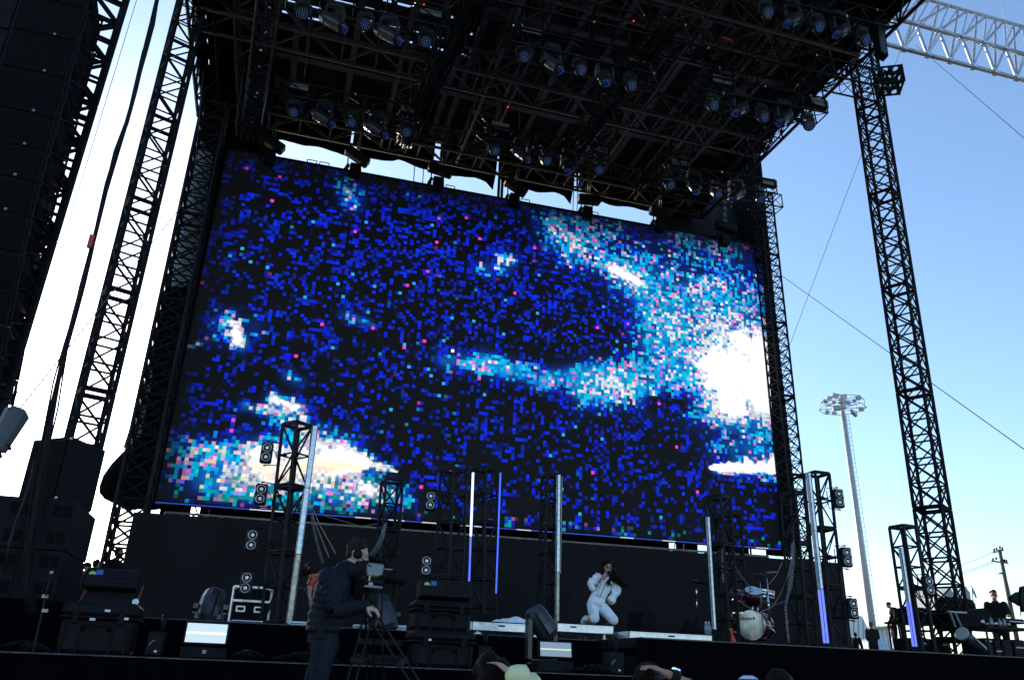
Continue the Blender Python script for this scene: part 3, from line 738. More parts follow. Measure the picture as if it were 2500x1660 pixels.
protoW = [fixture_wash(Vector(d).normalized()) for d in WD]
protoS = [fixture_spot(Vector(d).normalized()) for d in SD]
protoX = fixture_strobe()
used_p = set()
def place(proto, loc, label, group, rz=0):
    if id(proto) not in used_p:
        used_p.add(id(proto)); proto.location = loc; proto.rotation_euler = (0, 0, rz); proto['label'] = label; proto['group'] = group; return proto
    return dup(proto, loc, rz, label, group)
def light_truss(name, label, p, q, w_=.42, n=None):
    L = (q-p).length; t = thing(name, label, 'lighting truss', (p+q)/2, 'black trusses carrying the stage lights')
    k = max(1, round(L/2.4)); d = (q-p)/k
    for i in range(k): truss_mb(p+d*i+d*.004, p+d*(i+1)-d*.004, w_, w_, 5, .024, .013).build('truss_section', M_blackalu, t)
    for i in range(max(3, int(L*1.6))):
        u = random.random(); c = p+(q-p)*u+Vector((0, random.choice((-1, 1))*w_/2, random.choice((-1, 1, 1))*w_/2)); MB().box(c, (.05, .045, .045), Matrix.Rotation(random.uniform(-.6, .6), 3, 'X') @ Matrix.Rotation(random.uniform(-.6, .6), 3, 'Y'), bev=.01).build('glint_coupler', M_alu, t)  # bright pieces added at random along the truss to catch sun glints
    return t
WT, SP, SR = 'wash', 'spot', 'strobe'
# rows: (y, truss px ends, [(kind, px, py, variant)])
ROWS = [
 ('back left', 16.15, ((700, 228), (1010, 290)), [(SR, 728, 215, 0), (SR, 1001, 272, 0), (WT, 717, 275, 0), (SP, 790, 285, 0), (WT, 857, 300, 0), (SP, 918, 312, 0), (WT, 994, 323, 1)]),
 ('back middle', 16.15, ((1185, 335), (1480, 388)), [(SR, 1220, 313, 0), (SR, 1464, 368, 0), (WT, 1206, 368, 0), (SP, 1272, 370, 1), (WT, 1332, 393, 0), (SP, 1388, 400, 3), (WT, 1462, 415, 1)]),
 ('back right', 16.0, ((1605, 425), (1885, 466)), [(SR, 1655, 403, 0), (SR, 1875, 448, 0), (WT, 1633, 451, 0), (SP, 1694, 450, 3), (WT, 1748, 472, 0), (SP, 1797, 472, 2), (WT, 1855, 485, 1)]),
 ('middle left', 13.0, ((700, -20), (1095, 68)), [(SR, 1050, 36, 0), (WT, 738, 34, 0), (SP, 815, 50, 0), (WT, 891, 62, 0), (SP, 948, 80, 0), (WT, 1040, 104, 1)]),
 ('middle', 12.8, ((1240, 98), (1590, 178)), [(SR, 1295, 80, 0), (SR, 1550, 149, 0), (WT, 1278, 140, 0), (SP, 1347, 150, 1), (WT, 1414, 171, 0), (SP, 1476, 185, 3), (WT, 1537, 209, 0)]),
 ('middle right', 12.7, ((1690, 212), (2005, 272)), [(SR, 1758, 201, 0), (SR, 1996, 255, 0), (WT, 1737, 257, 0), (SP, 1805, 262, 2), (WT, 1860, 286, 0), (SP, 1912, 285, 2), (WT, 1973, 306, 1)]),
 ('front right', 10.7, ((1830, -15), (2150, 65)), [(WT, 1869, 34, 0), (SP, 1934, 45, 2), (WT, 1994, 67, 0), (SP, 2052, 72, 2), (WT, 2106, 99, 0)]),
]
ordn = ['first', 'second', 'third', 'fourth', 'fifth']
for rn, y, (p, q), L in ROWS:
    light_truss('lighting_truss', 'black lattice truss hanging in the %s light row' % rn, P(p[0], p[1], y=y), P(q[0], q[1], y=y))
    cnt = {WT: 0, SP: 0, SR: 0}; tot = {k: sum(1 for l in L if l[0] == k) for k in cnt}
    for kind, px, py, v in L:
        i = cnt[kind]; cnt[kind] += 1
        pos = 'only' if tot[kind] == 1 else ordn[i]+' from the left'
        c = P(px, py, y=y-.1)
        if kind == WT: o = place(protoW[v], c+Vector((0, 0, .34)), 'round wash light, %s of its kind on the %s truss' % (pos, rn), 'round wash lights hanging under the trusses', random.uniform(-.2, .2))
        elif kind == SP: o = place(protoS[v], c+Vector((0, 0, .42)), 'long spot light, %s of its kind on the %s truss' % (pos, rn), 'long moving spot lights hanging under the trusses', random.uniform(-.12, .12))
        else: o = place(protoX, c, 'grey box strobe light, %s of its kind on the %s truss' % (pos, rn), 'box strobe lights on top of the trusses')
# long plain front truss, running to the right tower
light_truss('lighting_truss', 'long thin black truss running across the roof to the right tower', P(1180, -5, y=12.2), P(2150, 212, y=12.2), .50)
# speaker-like hanging box at the far right end
hb = thing('hanging_box_light', 'long black box fixture hanging from the right front end of the roof', 'stage light', P(2140, 60, y=10.7))
a, b = P(2143, 62, y=10.7), P(2153, 140, y=10.5)
mb = MB(); mb.bar(a, b, .20, .16, up=(0, 1, 0)); mb.build('housing', M_plastic, hb); MB().bar(a+(b-a)*.05+Vector((-.02, -.09, 0)), a+(b-a)*.95+Vector((-.02, -.09, 0)), .14, .01, up=(0, 1, 0)).build('face', M_shell, hb)
# cable looms running front to back under the roof
def loom(name, label, pts, n, r, spread, z=None, y=None, droop=.0):
    t = thing(name, label, 'cable bundle', P(pts[0][0], pts[0][1], z=z) if z else P(pts[0][0], pts[0][1], y=y), 'cable looms under the roof')
    W = [P(a_, b_, z=z) if z else P(a_, b_, y=y) for a_, b_ in pts]
    for k in range(n):
        dx, dz = random.uniform(-spread, spread), random.uniform(-spread, spread)*.7; Q = []
        for a_, b_ in zip(W[:-1], W[1:]):
            for j in range(6):
                u = j/6; Q.append(a_+(b_-a_)*u+Vector((dx+random.uniform(-.03, .03), 0, dz-droop*4*u*(1-u)*random.uniform(.3, 1))))
        Q.append(W[-1]+Vector((dx, 0, dz)))
        MB().path(Q, r*random.uniform(.7, 1.3), 5).build('cable', M_rubber, t, smooth=True)
    return t
loom('cable_loom', 'thick loom of black cables under the roof left of centre', [(1160, -20), (1115, 80), (1060, 190), (1005, 300), (985, 350)], 14, .028, .22, z=14.2, droop=.12)
loom('cable_loom', 'loom of black cables under the roof right of centre', [(1640, 60), (1560, 160), (1490, 260), (1415, 350)], 12, .026, .2, z=14.2, droop=.15)
loom('cable_loom', 'dense vertical loom of cables above the top left screen corner', [(655, -30), (640, 60), (628, 150), (615, 260), (610, 330)], 14, .035, .35, y=17.2, droop=0)
loom('cable_loom', 'looped cables sagging beside the left end of the roof trusses', [(640, -10), (650, 60), (655, 100), (665, 60), (672, -10)], 5, .018, .12, y=15.0)
loom('cable_loom', 'cable loops drooping from the right edge of the roof', [(2075, 140), (2040, 200), (2000, 222), (1985, 205), (2010, 190)], 4, .012, .06, y=13)
light_truss('cable_truss', 'black truss carrying cables front to back left of centre', P(1135, 0, z=14.5), P(985, 345, z=14.5), .4)
light_truss('cable_truss', 'black truss carrying cables front to back right of centre', P(1625, 60, z=14.5), P(1405, 350, z=14.5), .4)
light_truss('cable_truss', 'black truss running front to back along the left end of the light rows', P(660, -20, y=12), P(612, 330, y=18), .4)
light_truss('cable_truss', 'black truss running front to back along the right roof edge', P(2010, 160, z=14.7), P(1820, 385, z=14.7), .45)
light_truss('screen_truss', 'black truss hanging across the top right corner above the screen', P(1560, 440, y=18.6), P(1900, 500, y=18.6), .45)
# ------------------------------------------------------------------ chain hoists above the screen
for i, (x, y, tilt, top) in enumerate([(665, 350, .5, (712, 110)), (873, 383, .5, (905, 155)), (1075, 416, .15, (1088, 265)), (1260, 457, .5, (1268, 395)), (1438, 488, -.1, (1440, 400)), (1613, 520, .1, (1612, 430)), (1771, 555, .1, (1765, 300))]):
    c = P(x, y, y=19.3); t = thing('chain_hoist', ['leftmost', 'second', 'third', 'middle', 'fifth', 'sixth', 'rightmost'][i]+' black motor box and clamp hanging over the top edge of the screen', 'chain hoist', c, 'chain hoists along the top of the screen')
    R = Matrix.Rotation(tilt, 3, 'Y')
    MB().box(c, (.72, .28, .27), R, bev=.04).build('motor_box', M_plastic, t)
    mb = MB(); mb.box(c+Vector((-.02, .1, -.42)), (.30, .24, .42), bev=.03); mb.tube(c+Vector((-.25, 0, -.1)), c+Vector((-.22, .1, -.55)), .02, 5); mb.tube(c+Vector((.1, 0, -.1)), c+Vector((.15, .1, -.5)), .02, 5); mb.box(c+Vector((-.25, .1, -.35)), (.08, .12, .2), Matrix.Rotation(.4, 3, 'Y')); mb.build('clamp', M_black, t)
    e = P(top[0], top[1], y=18.6)
    for dx in (-.035, .035):
        mb = MB(); a = c+Vector((dx, 0, .12)); b = e+Vector((dx, 0, 0)); n = max(6, int((b-a).length/.10)); d = (b-a)/n
        for k in range(n):
            p = a+d*(k+.5); mb.box(p, (.034, .012, .16) if k % 2 else (.012, .034, .16))
        mb.build('lift_chain', M_chainw, t) if 'M_chainw' in globals() else mb.build('lift_chain', globals().setdefault('M_chainw', mat('worn_lift_chain', (.20, .17, .12), .4, .8, var=.3)), t)
# steel ropes holding the light rows
for i, (x0, y0, x1, y1, yy) in enumerate([(768, 30, 742, 190, 16), (1283, 10, 1278, 60, 12.8), (1215, 190, 1213, 300, 16), (1735, 105, 1736, 150, 12.7), (1620, 210, 1632, 370, 16), (1535, 70, 1536, 120, 12.8), (1268, 215, 1268, 315, 16), (1000, 95, 1003, 262, 16), (1100, 230, 1078, 380, 18.5), (1655, 250, 1648, 400, 16)]):
    wire('hanging_rope', 'thin steel rope holding the light rows, number %s along the roof' % ['one', 'two', 'three', 'four', 'five', 'six', 'seven', 'eight', 'nine', 'ten'][i], P(x0, y0, y=yy), P(x1, y1, y=yy), .010, m=M_roofsteel, n=2, cat='rope')
# tangled cables on truss ends
def tangle(name, label, c, r, n, m=M_rubber, rad=.010, grp=None):
    t = []
    mb = MB()
    for k in range(n):
        pts = []; a0 = random.uniform(0, 6.28); ph = random.uniform(0, 6.28); rr = r*random.uniform(.4, 1)
        for j in range(9):
            a = a0+j*.6; pts.append(Vector(c)+Vector((rr*cos(a)*.8, rr*.6*sin(a*1.3+ph), rr*1.2*sin(a+ph))))
        mb.path(pts, rad, 4)
    o = mb.build(name, m, None, smooth=True); return tag(o, label, 'cables', grp)
tg = [(1040, 70, 12.9), (1235, 88, 12.7), (1530, 150, 12.6), (1512, 165, 12.7), (1700, 215, 12.6), (1735, 170, 12.7), (1640, 390, 15.9), (1180, 330, 16), (1455, 350, 16), (1000, 255, 16), (1910, 20, 10.6), (690, 210, 16.0), (1035, 290, 15.9), (2010, 15, 10.6)]
wds = ['above the middle left strobe', 'at the left end of the middle truss', 'above the right middle strobe', 'beside the right middle strobe', 'at the left end of the middle right truss', 'over the strobe of the middle right truss', 'at the left end of the back right truss', 'at the left end of the back middle truss', 'over the right strobe of the back middle truss', 'over the right strobe of the back left truss', 'on the front right truss at its left', 'at the left end of the back left truss', 'hanging right of the back left truss', 'on the front right truss near its middle']
for (x, y, yy), w_ in zip(tg, wds): tangle('cable_tangle', 'tangled cable loops '+w_, P(x, y, y=yy), .28, 8, rad=.013, grp='cable tangles on the light trusses')
# indicator lights
for nm, x, y, yy, m, wd in (('green', 707, 204, 16, M_dot_g, 'left end of the back left truss'), ('red', 1035, 12, 13, M_dot_r, 'top of the middle left truss'), ('red', 1547, 52, 12, M_dot_r, 'long thin front truss'), ('red', 1240, 262, 16, M_dot_r, 'back middle truss')):
    tag(MB().ball(P(x, y, y=yy), .018, 8).build('indicator_lamp', m, None), 'small %s indicator lamp on the %s' % (nm, wd), 'indicator lamp')
tag(MB().box(P(1775, 97, y=12), (.30, .05, .06), Matrix.Rotation(.2, 3, 'Y'), bev=.01).build('ratchet_strap', M_redplastic, None), 'red strap lying on the long thin front truss', 'strap')
# ================================================================== short truss towers on the deck
def dtower(label, base, top, y, w_=.30, spin=0., nb=5, zb=ZM, m=M_blackalu):
    a = P(base[0], base[1], y=y); b = P(top[0], top[1], y=y)
    t = thing('deck_tower', label, 'truss tower', (a.x, y, zb), 'short truss towers standing on the deck')
    a = Vector((a.x, y, zb)); d = b-a
    n = 3; 
    R = Matrix.Rotation(spin, 3, 'Z')
    MB().box(a+Vector((0, 0, .012)), (.55, .55, .02), R).build('base_plate', M_black, t)
    a = a+Vector((0, 0, .025)); d = b-a
    L = d.length; n = 2 if L < 2.2 else 3
    for k in range(n):
        p = a+d*(k/n)+d*.002; q = a+d*((k+1)/n)-d*.002
        truss_mb(p, q, w_, w_, 2 if n == 3 else 3, .025, .014, spin=spin, n=6).build('truss_section', m, t)
        for cc in (p, q):    # flat end frames
            mb = MB()
            for i in range(4):
                c0 = Vector(((1, 1), (-1, 1), (-1, -1), (1, -1))[i]+(0,)); c1 = Vector(((1, 1), (-1, 1), (-1, -1), (1, -1))[(i+1) % 4]+(0,))
                mb.bar(cc+R @ (c0*w_/2), cc+R @ (c1*w_/2), .03, .05)
            mb.build('end_frame', m, t)
    return t
TW = [
 ('tallest corner-on black tower with a silver light strip, left of the camera operator', (676, 1527), (727, 1038), 12.0, .31, radians(38)),
 ('black tower with hanging chains directly behind the television camera', (932, 1540), (957, 1174), 14.0, .30, radians(8)),
 ('corner-on black tower rising behind the two stacked cases', (1090, 1530), (1108, 1148), 12.9, .31, radians(32)),
 ('black tower between the two glowing blue tubes', (1178, 1520), (1184, 1145), 13.5, .31, radians(35)),
 ('black tower with a silver light strip, left of the kneeling singer', (1336, 1518), (1346, 1160), 13.2, .26, radians(4)),
 ('black tower with a silver strip on its left, in front of the drum kit', (1772, 1540), (1752, 1214), 12.2, .30, radians(28)),
 ('black tower standing just behind the one in front of the drum kit', (1797, 1545), (1780, 1256), 13.7, .30, radians(20)),
 ('slim black tower below the right edge tower of the screen', (1962, 1560), (1934, 1203), 13.0, .32, radians(25)),
 ('black tower with a half lit silver strip, at the right end of the backdrop wall', (2036, 1568), (1993, 1157), 11.0, .28, radians(3)),
 ('shorter black tower with a half lit strip, left of the tall right tower', (2248, 1576), (2203, 1286), 11.0, .28, radians(8)),
]
for l, b, t_, y, w_, s_ in TW: dtower(l, b, t_, y, w_, s_)
# ------------------------------------------------------------------ light strips (tube fixtures)
def strip(label, top, bot, y, w_, mats, cuts):
    a = P(top[0], top[1], y=y); b = P(bot[0], bot[1], y=y)
    t = thing('tube_light', label, 'tube light', b, 'vertical tube lights on the deck towers')
    u = [0]+cuts+[1]
    for k in range(len(u)-1):
        p = a+(b-a)*(u[k]+.002); q = a+(b-a)*(u[k+1]-.002)
        m = mats[k]
        MB().bar(p, q, w_, w_*.9, up=(0, 1, 0)).build('tube_section', m, t)
        if m not in (M_tubewhite, M_tubeblue, ):
            mb = MB()
            for o_ in (-.42, .42): mb.bar(p+Vector((w_*o_, -w_*.48, 0)), q+Vector((w_*o_, -w_*.48, 0)), w_*.10, w_*.14, up=(0, 1, 0))
            mb.build('side_rail', M_black, t)
    return t
M_tubeoff2 = mat('clear_tube_with_led_rows', (0.52, 0.50, 0.42), 0.35, 0.2, var=0.5, scale=22, stretch=(1, 1, .6))
M_tubehalf = mat('tube_glowing_violet_blue', (.3, .35, .5), .4, emit=(0.10, 0.16, 1.0), estr=.55, var=0)
# bands of blue-violet rows inside the lit tube
_n = M_tubehalf.node_tree; _b = _n.nodes['Principled BSDF']; _t = _n.nodes.new('ShaderNodeTexCoord'); _w = _n.nodes.new('ShaderNodeTexWave'); _w.bands_direction = 'X'; _w.inputs['Scale'].default_value = 14; _w.inputs['Distortion'].default_value = 1.5
_r = _n.nodes.new('ShaderNodeValToRGB'); _r.color_ramp.elements[0].color = (.01, .04, .8, 1); _r.color_ramp.elements[1].color = (.16, .20, 1, 1)
_n.links.new(_t.outputs['Object'], _w.inputs[0]); _n.links.new(_w.outputs[0], _r.inputs[0]); _n.links.new(_r.outputs[0], _b.inputs['Emission Color'])
strip('long silver tube strip on the right side of the tallest left deck tower', (770, 1040), (704, 1531), 11.8, .085, [M_tubeoff, M_tubeoff, M_tubeoff2], [.33, .66])
strip('glowing blue white tube, the left and thicker of the lit pair', (1155, 1153), (1145, 1428), 13.2, .034, [M_tubewhite, M_tubehalf], [.58])
strip('thin glowing blue tube, the right one of the lit pair', (1222, 1153), (1211, 1448), 13.2, .022, [M_tubeblue], [])
strip('silver tube strip on the tower left of the kneeling singer', (1364, 1159), (1360, 1516), 13.0, .065, [M_tubeoff, M_tubeoff, M_tubeoff2], [.33, .68])
strip('short dark tube strip beside the silver one left of the singer', (1372, 1163), (1368, 1400), 13.0, .018, [M_pole, M_pole], [.4])
strip('silver cracked tube strip on the left of the drum side tower', (1728, 1262), (1744, 1536), 12.0, .055, [M_tubeoff, M_tubeoff], [.5])
strip('silver tube strip with a glowing blue foot, right end of the backdrop wall', (1973, 1154), (2018, 1570), 10.8, .068, [M_tubeoff, M_tubeoff, M_tubehalf], [.36, .70])
strip('silver tube strip with a glowing blue foot, left of the tall right tower', (2199, 1336), (2234, 1578), 10.8, .062, [M_tubeoff, M_tubehalf], [.56])
# ------------------------------------------------------------------ two lamp blinders
M_blbody = mat('blinder_black_housing', (0.018, 0.019, 0.023), 0.45, var=.2)
M_lamp = mat('unlit_lamp_with_sky_glow', (.75, .70, .66), .3, .1, emit=(.8, .75, .75), estr=.10, var=.3, scale=30)  # faint emission on the unlit lamps stands in for reflected sky
def blinder(side):
    t = thing('blinder_light', 'x', 'stage light')
    body = MB().box((0, 0, 0), (.165, .11, .30), bev=.02).build('housing', M_blbody, t, local=True)
    R = aim((0, -1, 0))
    for z in (.068, -.068):
        l = MB().lathe([(.060, .048), (.062, .062), (.056, .064), (.052, .052), (.001, .040)], (0, 0, z), 18, R).build('reflector', M_glass, t, smooth=True, local=True)
        MB().lathe([(.028, .045), (.024, .056), (.001, .06)], (0, 0, z), 12, R).build('lamp', M_lamp, l, smooth=True, local=True)
    mb = MB(); s_ = side
    mb.path([(0, 0, .15), (0, 0, .175), (s_*.16, 0, .165), (s_*.175, 0, .10), (s_*.175, 0, -.10), (s_*.16, 0, -.165), (0, 0, -.175), (0, 0, -.15)], .008, 5)
    mb.tube((s_*.175, 0, 0), (s_*.27, .02, 0), .014, 6); mb.box((s_*.26, .02, 0), (.05, .06, .05)); mb.box((0, 0, .18), (.05, .02, .015)); mb.box((0, 0, -.18), (.05, .02, .015))
    mb.build('bracket', M_black, t, local=True)
    mb = MB(); mb.path([(s_*.06, .06, .1), (s_*.12, .08, .02), (s_*.17, .05, -.09), (s_*.24, .05, -.16), (s_*.26, .04, -.05)], .006, 5); mb.build('cable', M_rubber, t, local=True)
    return t
bR, bL = blinder(1), blinder(-1)
for (x, y, yy, pr, sc_, l) in [(651, 1106, 12, bR, 1, 'highest two lamp light left of the tallest left deck tower'), (637, 1207, 12, bR, 1, 'second highest two lamp light left of the tallest left deck tower'),
    (616, 1319, 12, bR, 1, 'third highest two lamp light left of the tallest left deck tower'), (602, 1423, 12, bR, 1, 'lowest two lamp light left of the tallest left deck tower'),
    (1051, 1223, 12.4, bR, 1, 'upper two lamp light on the tower behind the cases'), (1041, 1381, 12.4, bR, 1, 'lower two lamp light on the tower behind the cases'),
    (2046, 1217, 10.9, bL, 1, 'highest two lamp light at the right end of the wall'), (2065, 1360, 10.9, bL, 1, 'middle two lamp light at the right end of the wall'), (2080, 1485, 10.9, bL, 1, 'lowest two lamp light at the right end of the wall'),
    (2265, 1430, 10.9, bL, 1, 'two lamp light against the tall right tower')]:
    c = P(x, y, y=yy-.15); place(pr, c, l, 'two lamp blinder lights on the deck towers', random.uniform(-.1, .1)-.12)
# ------------------------------------------------------------------ silver framed platforms
def platform(label, x0, x1, y0, y1, z, legs, cat='platform'):
    t = thing('stage_platform', label, cat, ((x0+x1)/2, (y0+y1)/2, ZM), 'silver framed platforms on the deck')
    MB().box(((x0+x1)/2, (y0+y1)/2, z-.012), (x1-x0-.02, y1-y0-.02, .03)).build('deck_board', M_black, t)
    for p, q in (((x0, y0), (x1, y0)), ((x0, y1), (x1, y1)), ((x0, y0+.045), (x0, y1-.045)), ((x1, y0+.045), (x1, y1-.045))):
        mb = MB(); mb.bar((p[0], p[1], z-.075), (q[0], q[1], z-.075), .04, .095)
        mb.bar((p[0], p[1]-.0, z-.02), (q[0], q[1]-.0, z-.02), .055, .012); f = mb.build('frame_rail', M_alu, t)
    for x, y in legs: MB().tube((x, y, ZM), (x, y, z-.12), .028, 8).box((x, y, ZM+.03), (.09, .09, .02)).build('leg', M_alu, t)
    n = max(1, int((x1-x0)/1.1))
    for k in range(n): MB().box((x0+(x1-x0)*(k+.5)/n, y0-.022, z-.052), (.10, .012, .022)).build('latch', M_black, t)
    return t
platform('silver framed platform under the kneeling singer', 3.9, 5.20, 11.95, 13.2, 2.315, [(4.0, 12.05), (5.1, 12.05), (5.1, 13.1)])
platform('silver framed platform left of the singer, carrying a white and black cloth', 3.0, 3.86, 11.95, 13.2, 2.275, [(3.1, 12.05)])
platform('lower silver framed platform right of the singer with bottles on its corner', 5.27, 6.62, 11.5, 13.3, 2.235, [(5.35, 11.6), (6.5, 11.6)])
pz = 2.315
# cloth left on the platform
cb = P(1200, 1515, y=12.4)
def heap(name, label, cx, cy, z, rx, ry, h, m, seed, cat):
    r = random.Random(seed); ph = [r.uniform(0, 6) for _ in range(6)]
    def f(u, v):
        x = (u-.5)*2; y = (v-.5)*2; e = max(0, 1-(x*x+y*y)**1.1)
        hh = h*e**.6*(.62+.25*sin(x*5+ph[0])*cos(y*4+ph[1])+.15*sin(x*11+ph[2]+y*7))
        return Vector((cx+rx*x, cy+ry*y, z+max(hh, 0)+.004))
    return tag(MB().grid(f, 26, 16).build(name, m, None, smooth=True), label, cat)
heap('bundled_cloth', 'crumpled black cloth lying beside the lit tube tower', 3.45, 12.7, 2.28, .42, .3, .20, M_tee, 3, 'cloth')
heap('bundled_cloth', 'white cloth trailing over the edge of the platform left of the singer', 3.72, 12.2, 2.28, .38, .16, .10, M_white, 4, 'cloth')
# ------------------------------------------------------------------ apron gear
def hard_case(label, x0, x1, y0, z0, z1, depth=.5, labels=True, big=True, name='hard_case'):
    t = thing(name, label, 'case', ((x0+x1)/2, y0+depth/2, z0)); w_ = x1-x0; h = z1-z0; zl = z0+h*.70
    c = Vector(((x0+x1)/2, y0+depth/2, 0))
    MB().box((c.x, c.y, (z0+zl)/2-.002), (w_*.94, depth, zl-z0-.01), bev=.035).build('body', M_plastic, t)
    lid = MB().box((c.x, c.y, (z1+zl)/2+.004), (w_, depth+.03, z1-zl), bev=.04).build('lid', M_plastic, t)
    MB().box((c.x, c.y, zl), (w_*1.01, depth+.045, .022), bev=.006).build('lid_seam', M_black, t)
    for fx in (.2, .8):
        x = x0+w_*fx; mb = MB(); mb.box((x, y0-.022, zl), (w_*.09, .025, h*.26), bev=.006); mb.box((x, y0-.03, zl+h*.09), (w_*.07, .02, .02)); mb.build('latch', M_black, t)
    for fx in (.09, .29, .71, .91):
        x = x0+w_*fx; MB().box((x, y0-.008, (z0+zl)/2-.02), (.022, .02, (zl-z0)*.85), bev=.006).build('rib', M_plastic, t)
    xm = c.x; zh = zl-h*.14; hw = w_*.17
    mb = MB(); mb.path([(xm-hw, y0-.01, zh-.05), (xm-hw, y0-.05, zh-.03), (xm-hw*.8, y0-.055, zh), (xm+hw*.8, y0-.055, zh), (xm+hw, y0-.05, zh-.03), (xm+hw, y0-.01, zh-.05)], .013, 6); mb.build('handle', M_black, t, smooth=True)
    if labels:
        for fx, fz in (labels if labels is not True else ((.45, .92), (.33, .62), (.78, .66))):
            MB().box((x0+w_*fx, y0-.03, z0+h*fz), (.05, .006, .022)).build('label_tag', M_label, t)
    return t
hard_case('large black hard plastic case at the left end of the apron', -1.86, -1.16, 9.2, ZA, 2.10, .5, labels=((.60, .84), (.43, .66), (.86, .70)))
hard_case('lower black hard case of the stack beside the camera tripod', 1.66, 2.38, 9.3, ZA, 2.00, .5, labels=((.25, .74),))
hard_case('upper black hard case of the stack beside the camera tripod', 1.66, 2.34, 9.35, 2.004, 2.32, .45, labels=())
# sloping lid panel and tilted amplifiers
def amp(label, cx, cy, z, w_, tilt, stick=True):
    t = thing('amplifier_head', label, 'amplifier', (cx, cy, z)); R = Matrix.Rotation(tilt, 3, 'X')
    c = Vector((cx, cy, z+.12))
    MB().box(c, (w_, .26, .20), R, bev=.012).build('cabinet', M_plastic, t)
    f = lambda x, y, zz: c+R @ Vector((x, y, zz))
    mb = MB(); pr = []
    for k in range(24):
        a = 2*pi*k/24; pr.append(f(w_*.17+w_*.20*cos(a), -.1325, .062*sin(a)))
    pr.append(pr[0]); mb.path(pr, .003, 4); mb.bar(f(-w_*.1, -.1325, 0), f(w_*.45, -.1325, 0), .004, .005); mb.build('front_moulding', M_black, t)
    if stick:
        mb = MB(); n = 10; vs = [f(-w_*.38+.035*cos(pi*k/n), -.134, .02+.035*sin(pi*k/n)) for k in range(n+1)]; mb.add(vs, [tuple(range(n+1))]); mb.build('sticker', M_greensticker, t)
        MB().box(f(-w_*.25, -.133, .045), (.065, .004, .05), R).build('sticker', M_bluesticker, t)
    MB().tube(f(w_*.5, -.05, -.05), f(w_*.5+.02, -.05, .05), .012, 6).build('corner_guard', M_black, t)
    return t
lp = thing('padded_panel', 'dark sloping panel standing on the large hard case', 'panel', (-1.5, 9.5, 2.1))
MB().box((-1.5, 9.5, 2.17), (.50, .06, .15), Matrix.Rotation(-.25, 3, 'X'), bev=.01).build('board', M_plastic, lp); MB().tube((-1.77, 9.45, 2.10), (-1.70, 9.5, 2.30), .012, 5).build('side_rail', mat('dark_red_strap', (.12, .015, .012), .6), lp); MB().tube((-1.23, 9.45, 2.10), (-1.20, 9.5, 2.30), .012, 5).build('side_rail', MATS['dark_red_strap'], lp)
amp('dark grey amplifier with green and blue stickers above the large hard case', -1.50, 9.5, 2.20, .50, -.28)
amp('dark amplifier with green and blue stickers on the two stacked cases', 2.02, 9.5, 2.325, .60, -.15)
tag(MB().lathe([(.001, 0), (.030, .002), (.032, .008), (.001, .012)], P(331, 1469, y=9.25), 16, aim((0, -1, .1))).build('hanging_tag', M_label, None), 'small round white tag hanging at the right of the large hard case', 'tag')
# LED panel lights on the apron
M_pan = mat('pale_led_panel', (.35, .4, .42), .35, emit=(.42, .52, .60), estr=.62, var=.1, scale=60)
M_pan2 = mat('dim_led_panel', (.25, .3, .33), .35, emit=(.30, .40, .50), estr=.22, var=.15, scale=60)
M_line = mat('yellow_led_line', (.5, .5, .3), .4, emit=(.75, .85, .42), estr=.8, var=0)
M_line2 = mat('dim_yellow_led_line', (.5, .5, .3), .4, emit=(.55, .68, .38), estr=.5, var=0)
def led_panel(label, px0, px1, pyt, pym, pyb, y, mp, ml_):
    a = P(px0, pyb, y=y); b = P(px1, pyb, y=y); w_ = b.x-a.x; z0 = ZA; top = P((px0+px1)/2, pyt, y=y).z; zm = P((px0+px1)/2, pym, y=y).z
    t = thing('panel_light', label, 'stage light', ((a.x+b.x)/2, y, z0), 'low panel lights on the apron'); cx = (a.x+b.x)/2
    base = MB().box((cx, y+.12, (z0+zm)/2-.01), (w_, .26, zm-z0-.02), bev=.012).build('base', M_plastic, t)
    for s_ in (-1, 1): MB().lathe([(.001, 0), (.035, 0), (.035, .006), (.028, .007), (.001, .004)], (cx+s_*w_*.36, y-.012, (z0+zm)/2), 16, aim((0, -1, 0))).build('cooling_vent', M_black, t)
    MB().box((cx+w_*.02, y-.012, (z0+zm)/2), (.035, .004, .035)).build('badge', mat('grey_badge', (.3, .3, .32), .5), t) if px0 < 600 else None
    R = Matrix.Rotation(-.12, 3, 'X'); c = Vector((cx, y+.05, (zm+top)/2))
    MB().box(c, (w_*.98, .07, top-zm), R, bev=.008).build('panel_frame', M_plastic, t)
    h = top-zm-.03
    for s_ in (-1, 1): MB().box(c+R @ Vector((0, -.037, s_*h*.27)), (w_*.88, .006, h*.42), R).build('light_face', mp, t)
    MB().box(c+R @ Vector((0, -.038, 0)), (w_*.88, .006, h*.10), R).build('light_line', ml_, t)
    return t
led_panel('pale lit low panel light on the left apron with a yellow line', 437, 551, 1517, 1574, 1601, 9.15, M_pan, M_line)
led_panel('dim low panel light on the apron below the singer', 1314, 1400, 1564, 1607, 1634, 9.3, M_pan2, M_line2)
